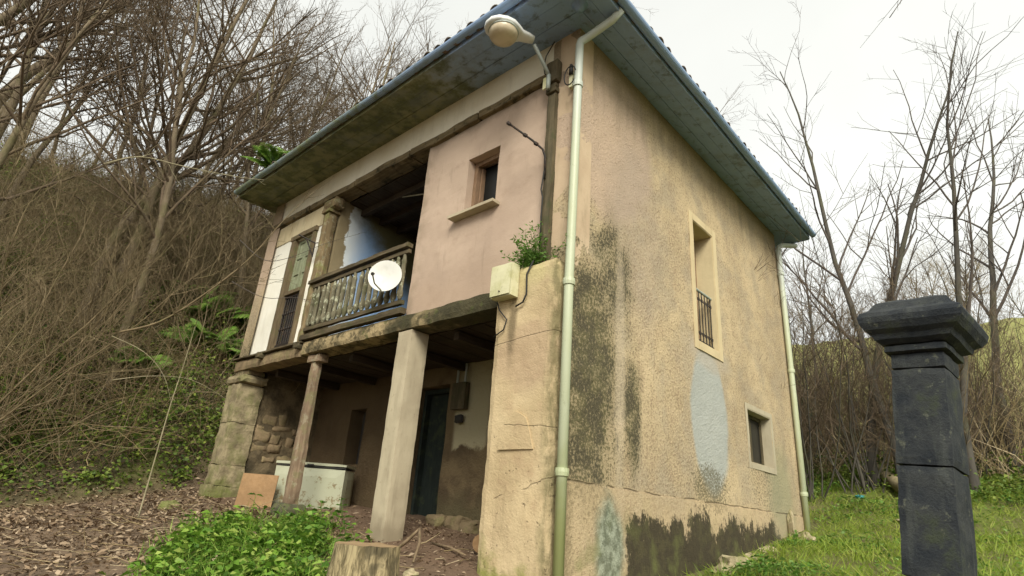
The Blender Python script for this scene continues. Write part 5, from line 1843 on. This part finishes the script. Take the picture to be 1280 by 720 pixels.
def on_bank(px, py):
    """first place where the line of sight meets the ground"""
    v = FW * FPX + RT * (px - 640) - UP * (py - 360)
    v = v / math.hypot(v.x, v.y)
    t = 3.0
    while t < 60:
        q = CAM + v * t
        if q.z < float(gz(q.x, q.y)):
            return q
        t += 0.1
    return CAM + v * 20


for i, (px, py, sz, n, lab) in enumerate([(285, 415, 1.15, 11, 'large bright fern right beside the whitewashed bay'), (252, 392, 0.95, 10, 'bright fern left of the large one beside the house'),
                                          (262, 440, 0.8, 9, 'fern below the two brightest ones on the bank'), (235, 378, 0.6, 8, 'highest small fern on the bank left of the house'),
                                          (175, 470, 0.6, 8, 'fern in the dark ivy at the left edge of the bank'), (297, 455, 0.7, 9, 'fern tucked against the left stone pier'),
                                          (215, 340, 0.5, 8, 'small fern high among the brambles')]):
    p = on_bank(px, py)
    fern((p.x + 0.30, p.y - 0.18, p.z + 0.15), sz * 1.35, n + 3, lab, 20 + i, (0.5, -0.25), (0.35, 1.0))


def leafy_plant(base, h, n, label, seed, mat='nettle', name='nettle', leaf=(0.09, 0.16), lean=(0, 0)):
    r = np.random.default_rng(seed)
    o_ = thing(name, label, 'plant', tuple(base))
    d = np.array([[lean[0], lean[1], 1.0]])
    P, Rd = grow(r, np.zeros((1, 3)), d, np.array([h]), np.array([0.006]), 10, 0.06, 0.02, 0.4)
    link_me('stem', np_mesh('stem', *tubes_np(P, Rd, 5)), mat, o_, (0, 0, 0))
    pos, axs, lns = [], [], []
    for i in range(n):
        f = 0.15 + 0.85 * i / (n - 1)
        k_ = min(int(f * 9), 8)
        c = P[0, k_] + (P[0, k_ + 1] - P[0, k_]) * (f * 9 - k_)
        for s_ in (0, math.pi):
            a = s_ + (i % 2) * math.pi / 2 + r.uniform(-.4, .4)
            pos.append(c)
            axs.append((math.cos(a), math.sin(a), r.uniform(0.0, 0.6)))
            lns.append(r.uniform(*leaf) * (1.1 - 0.4 * f))
    V, Q = leaf_arrays(np.array(pos), np.array(axs), np.broadcast_to(np.array([0, 0, 1.0]), (len(pos), 3)), np.array(lns), np.array(lns) * 0.62, 0.15, 0.25)
    link_me('leaves', np_mesh('leaves', V, Q), mat, o_, (0, 0, 0))
    return o_


for i, (x, y, h, n, mt, lab) in enumerate([(-2.75, -1.55, 0.72, 6, 'clover', 'tall pale stemmed plant rising from the middle of the green patch'),
                                           (-2.75, -0.72, 0.52, 9, 'nettle', 'dark leafy weed in front of the freezer'),
                                           (-2.35, -0.62, 0.58, 9, 'nettle', 'leafy weed just left of the concrete column'),
                                           (-3.2, -0.85, 0.34, 8, 'nettle', 'low leafy weed near the timber post base'),
                                           (-4.3, -1.55, 0.36, 7, 'clover', 'fresh green shoot at the far edge of the green patch'),
                                           (-1.0, -1.90, 0.30, 8, 'clover', 'green weed close to the left side of the stump'),
                                           (-0.55, -1.15, 0.26, 8, 'nettle', 'small green weed close to the right side of the stump')]):
    leafy_plant((x, y, float(gz(x, y))), h, n, lab, 60 + i, mt)

# the tuft on top of the corner pier
r = np.random.default_rng(90)
T_ = thing('pier_weed', 'bushy green weed growing on top of the corner pier', 'plant', (-0.50, -0.06, 3.06))
st_ = r.normal(0, 0.05, (46, 3)) * [1.6, 0.6, 0]
P, Rd = grow(r, st_, np.stack([r.normal(-0.1, 0.5, 46), r.normal(-0.25, 0.25, 46), r.uniform(0.35, 1.1, 46)], 1), r.uniform(0.15, 0.48, 46), np.full(46, 0.0035), 6, 0.13, 0.0, 0.5)
link_me('stems', np_mesh('stems', *tubes_np(P, Rd, 3)), 'nettle', T_, (0, 0, 0))
n = 950
k1 = r.integers(0, 46, n)
k2 = r.integers(1, 6, n)
pos = P[k1, k2] + r.normal(0, 0.018, (n, 3))
V, Q = leaf_arrays(pos, rand_dirs(n, -0.4, 0.8), rand_dirs(n, 0.0, 1.0), r.uniform(0.03, 0.075, n), r.uniform(0.010, 0.026, n), 0.15, 0.2)
link_me('leaves', np_mesh('leaves', V, Q), 'nettle', T_, (0, 0, 0))


# single whips and canes that stand out at the left
def whip(pts, r0, label, mat='cane', twigs=0, name='sapling', seed=0):
    P = [at(*q) for q in pts]
    # smooth the polyline
    Q_ = []
    for i in range(len(P) - 1):
        p0, p1, p2, p3 = P[max(i - 1, 0)], P[i], P[i + 1], P[min(i + 2, len(P) - 1)]
        for t in (0, 0.25, 0.5, 0.75):
            Q_.append(0.5 * ((2 * p1) + (p2 - p0) * t + (2 * p0 - 5 * p1 + 4 * p2 - p3) * t * t + (3 * p1 - p0 - 3 * p2 + p3) * t ** 3))
    Q_.append(P[-1])
    n_ = len(Q_)
    r = np.random.default_rng(seed + 300)
    o_ = thing(name, label, 'sapling', tuple(Q_[0]))
    MB().tube(Q_, [r0 * (1 - 0.7 * i / (n_ - 1)) for i in range(n_)], 6).part('stem', mat, o_, True)
    if twigs:
        PP = np.array([[tuple(q) for q in Q_]])
        s, d, l, q = children(r, PP, np.linspace(r0, r0 * .3, n_)[None], twigs, 0.25, 1.0, (25, 60), (0.10, 0.28), np.array([(Q_[-1] - Q_[0]).length]), 0.5, 0.003)
        P1x, R1x = grow(r, s, d, l, q, 6, 0.14, 0.02, 0.5)
        link_me('twigs', np_mesh('twigs', *tubes_np(P1x, R1x, 4)), mat, o_)['kind'] = 'stuff'
    return o_


whip([(172, 650, 10.2), (192, 580, 10.2), (212, 510, 10.2), (230, 455, 10.2), (244, 408, 10.2)], 0.013, 'straight pale green whip leaning right before the dark bank', 'cane')
whip([(150, 415, 11.0), (200, 402, 10.8), (255, 368, 10.5), (310, 325, 10.2), (355, 275, 10.0), (392, 240, 9.8)], 0.020, 'long bare branch slanting up to the left end of the eave', 'twig', 14, seed=1)
whip([(140, 475, 10.5), (190, 470, 10.3), (240, 475, 10.1), (285, 500, 10.0)], 0.006, 'pale arching bramble cane low on the bank', 'cane', seed=2)
whip([(140, 420, 10.4), (180, 440, 10.3), (205, 470, 10.2), (215, 510, 10.2)], 0.006, 'pale cane drooping steeply over the ivy', 'cane', seed=3)
whip([(130, 205, 11.5), (175, 196, 11.3), (230, 208, 11.0), (290, 220, 10.8), (330, 225, 10.6)], 0.015, 'pale horizontal branch across the brush left of the roof', 'cane', 10, seed=4)
whip([(300, 300, 10.4), (330, 325, 10.2), (362, 322, 10.0), (405, 305, 9.7), (450, 292, 9.3)], 0.008, 'thin dark twig crossing the whitewashed bay', 'twigdark', 5, seed=6)
whip([(290, 352, 10.6), (330, 372, 10.2), (372, 372, 9.9), (400, 385, 9.7)], 0.007, 'thin bare twig crossing the balcony door', 'twigdark', 4, seed=7)
whip([(880, 800, 3.4), (1112, 22, 7.6), (1140, -20, 8.0)][1:] + [(1075, 60, 8.2)], 0.006, 'bare twig tip hanging in at the upper right', 'twigdark', 5, seed=8)
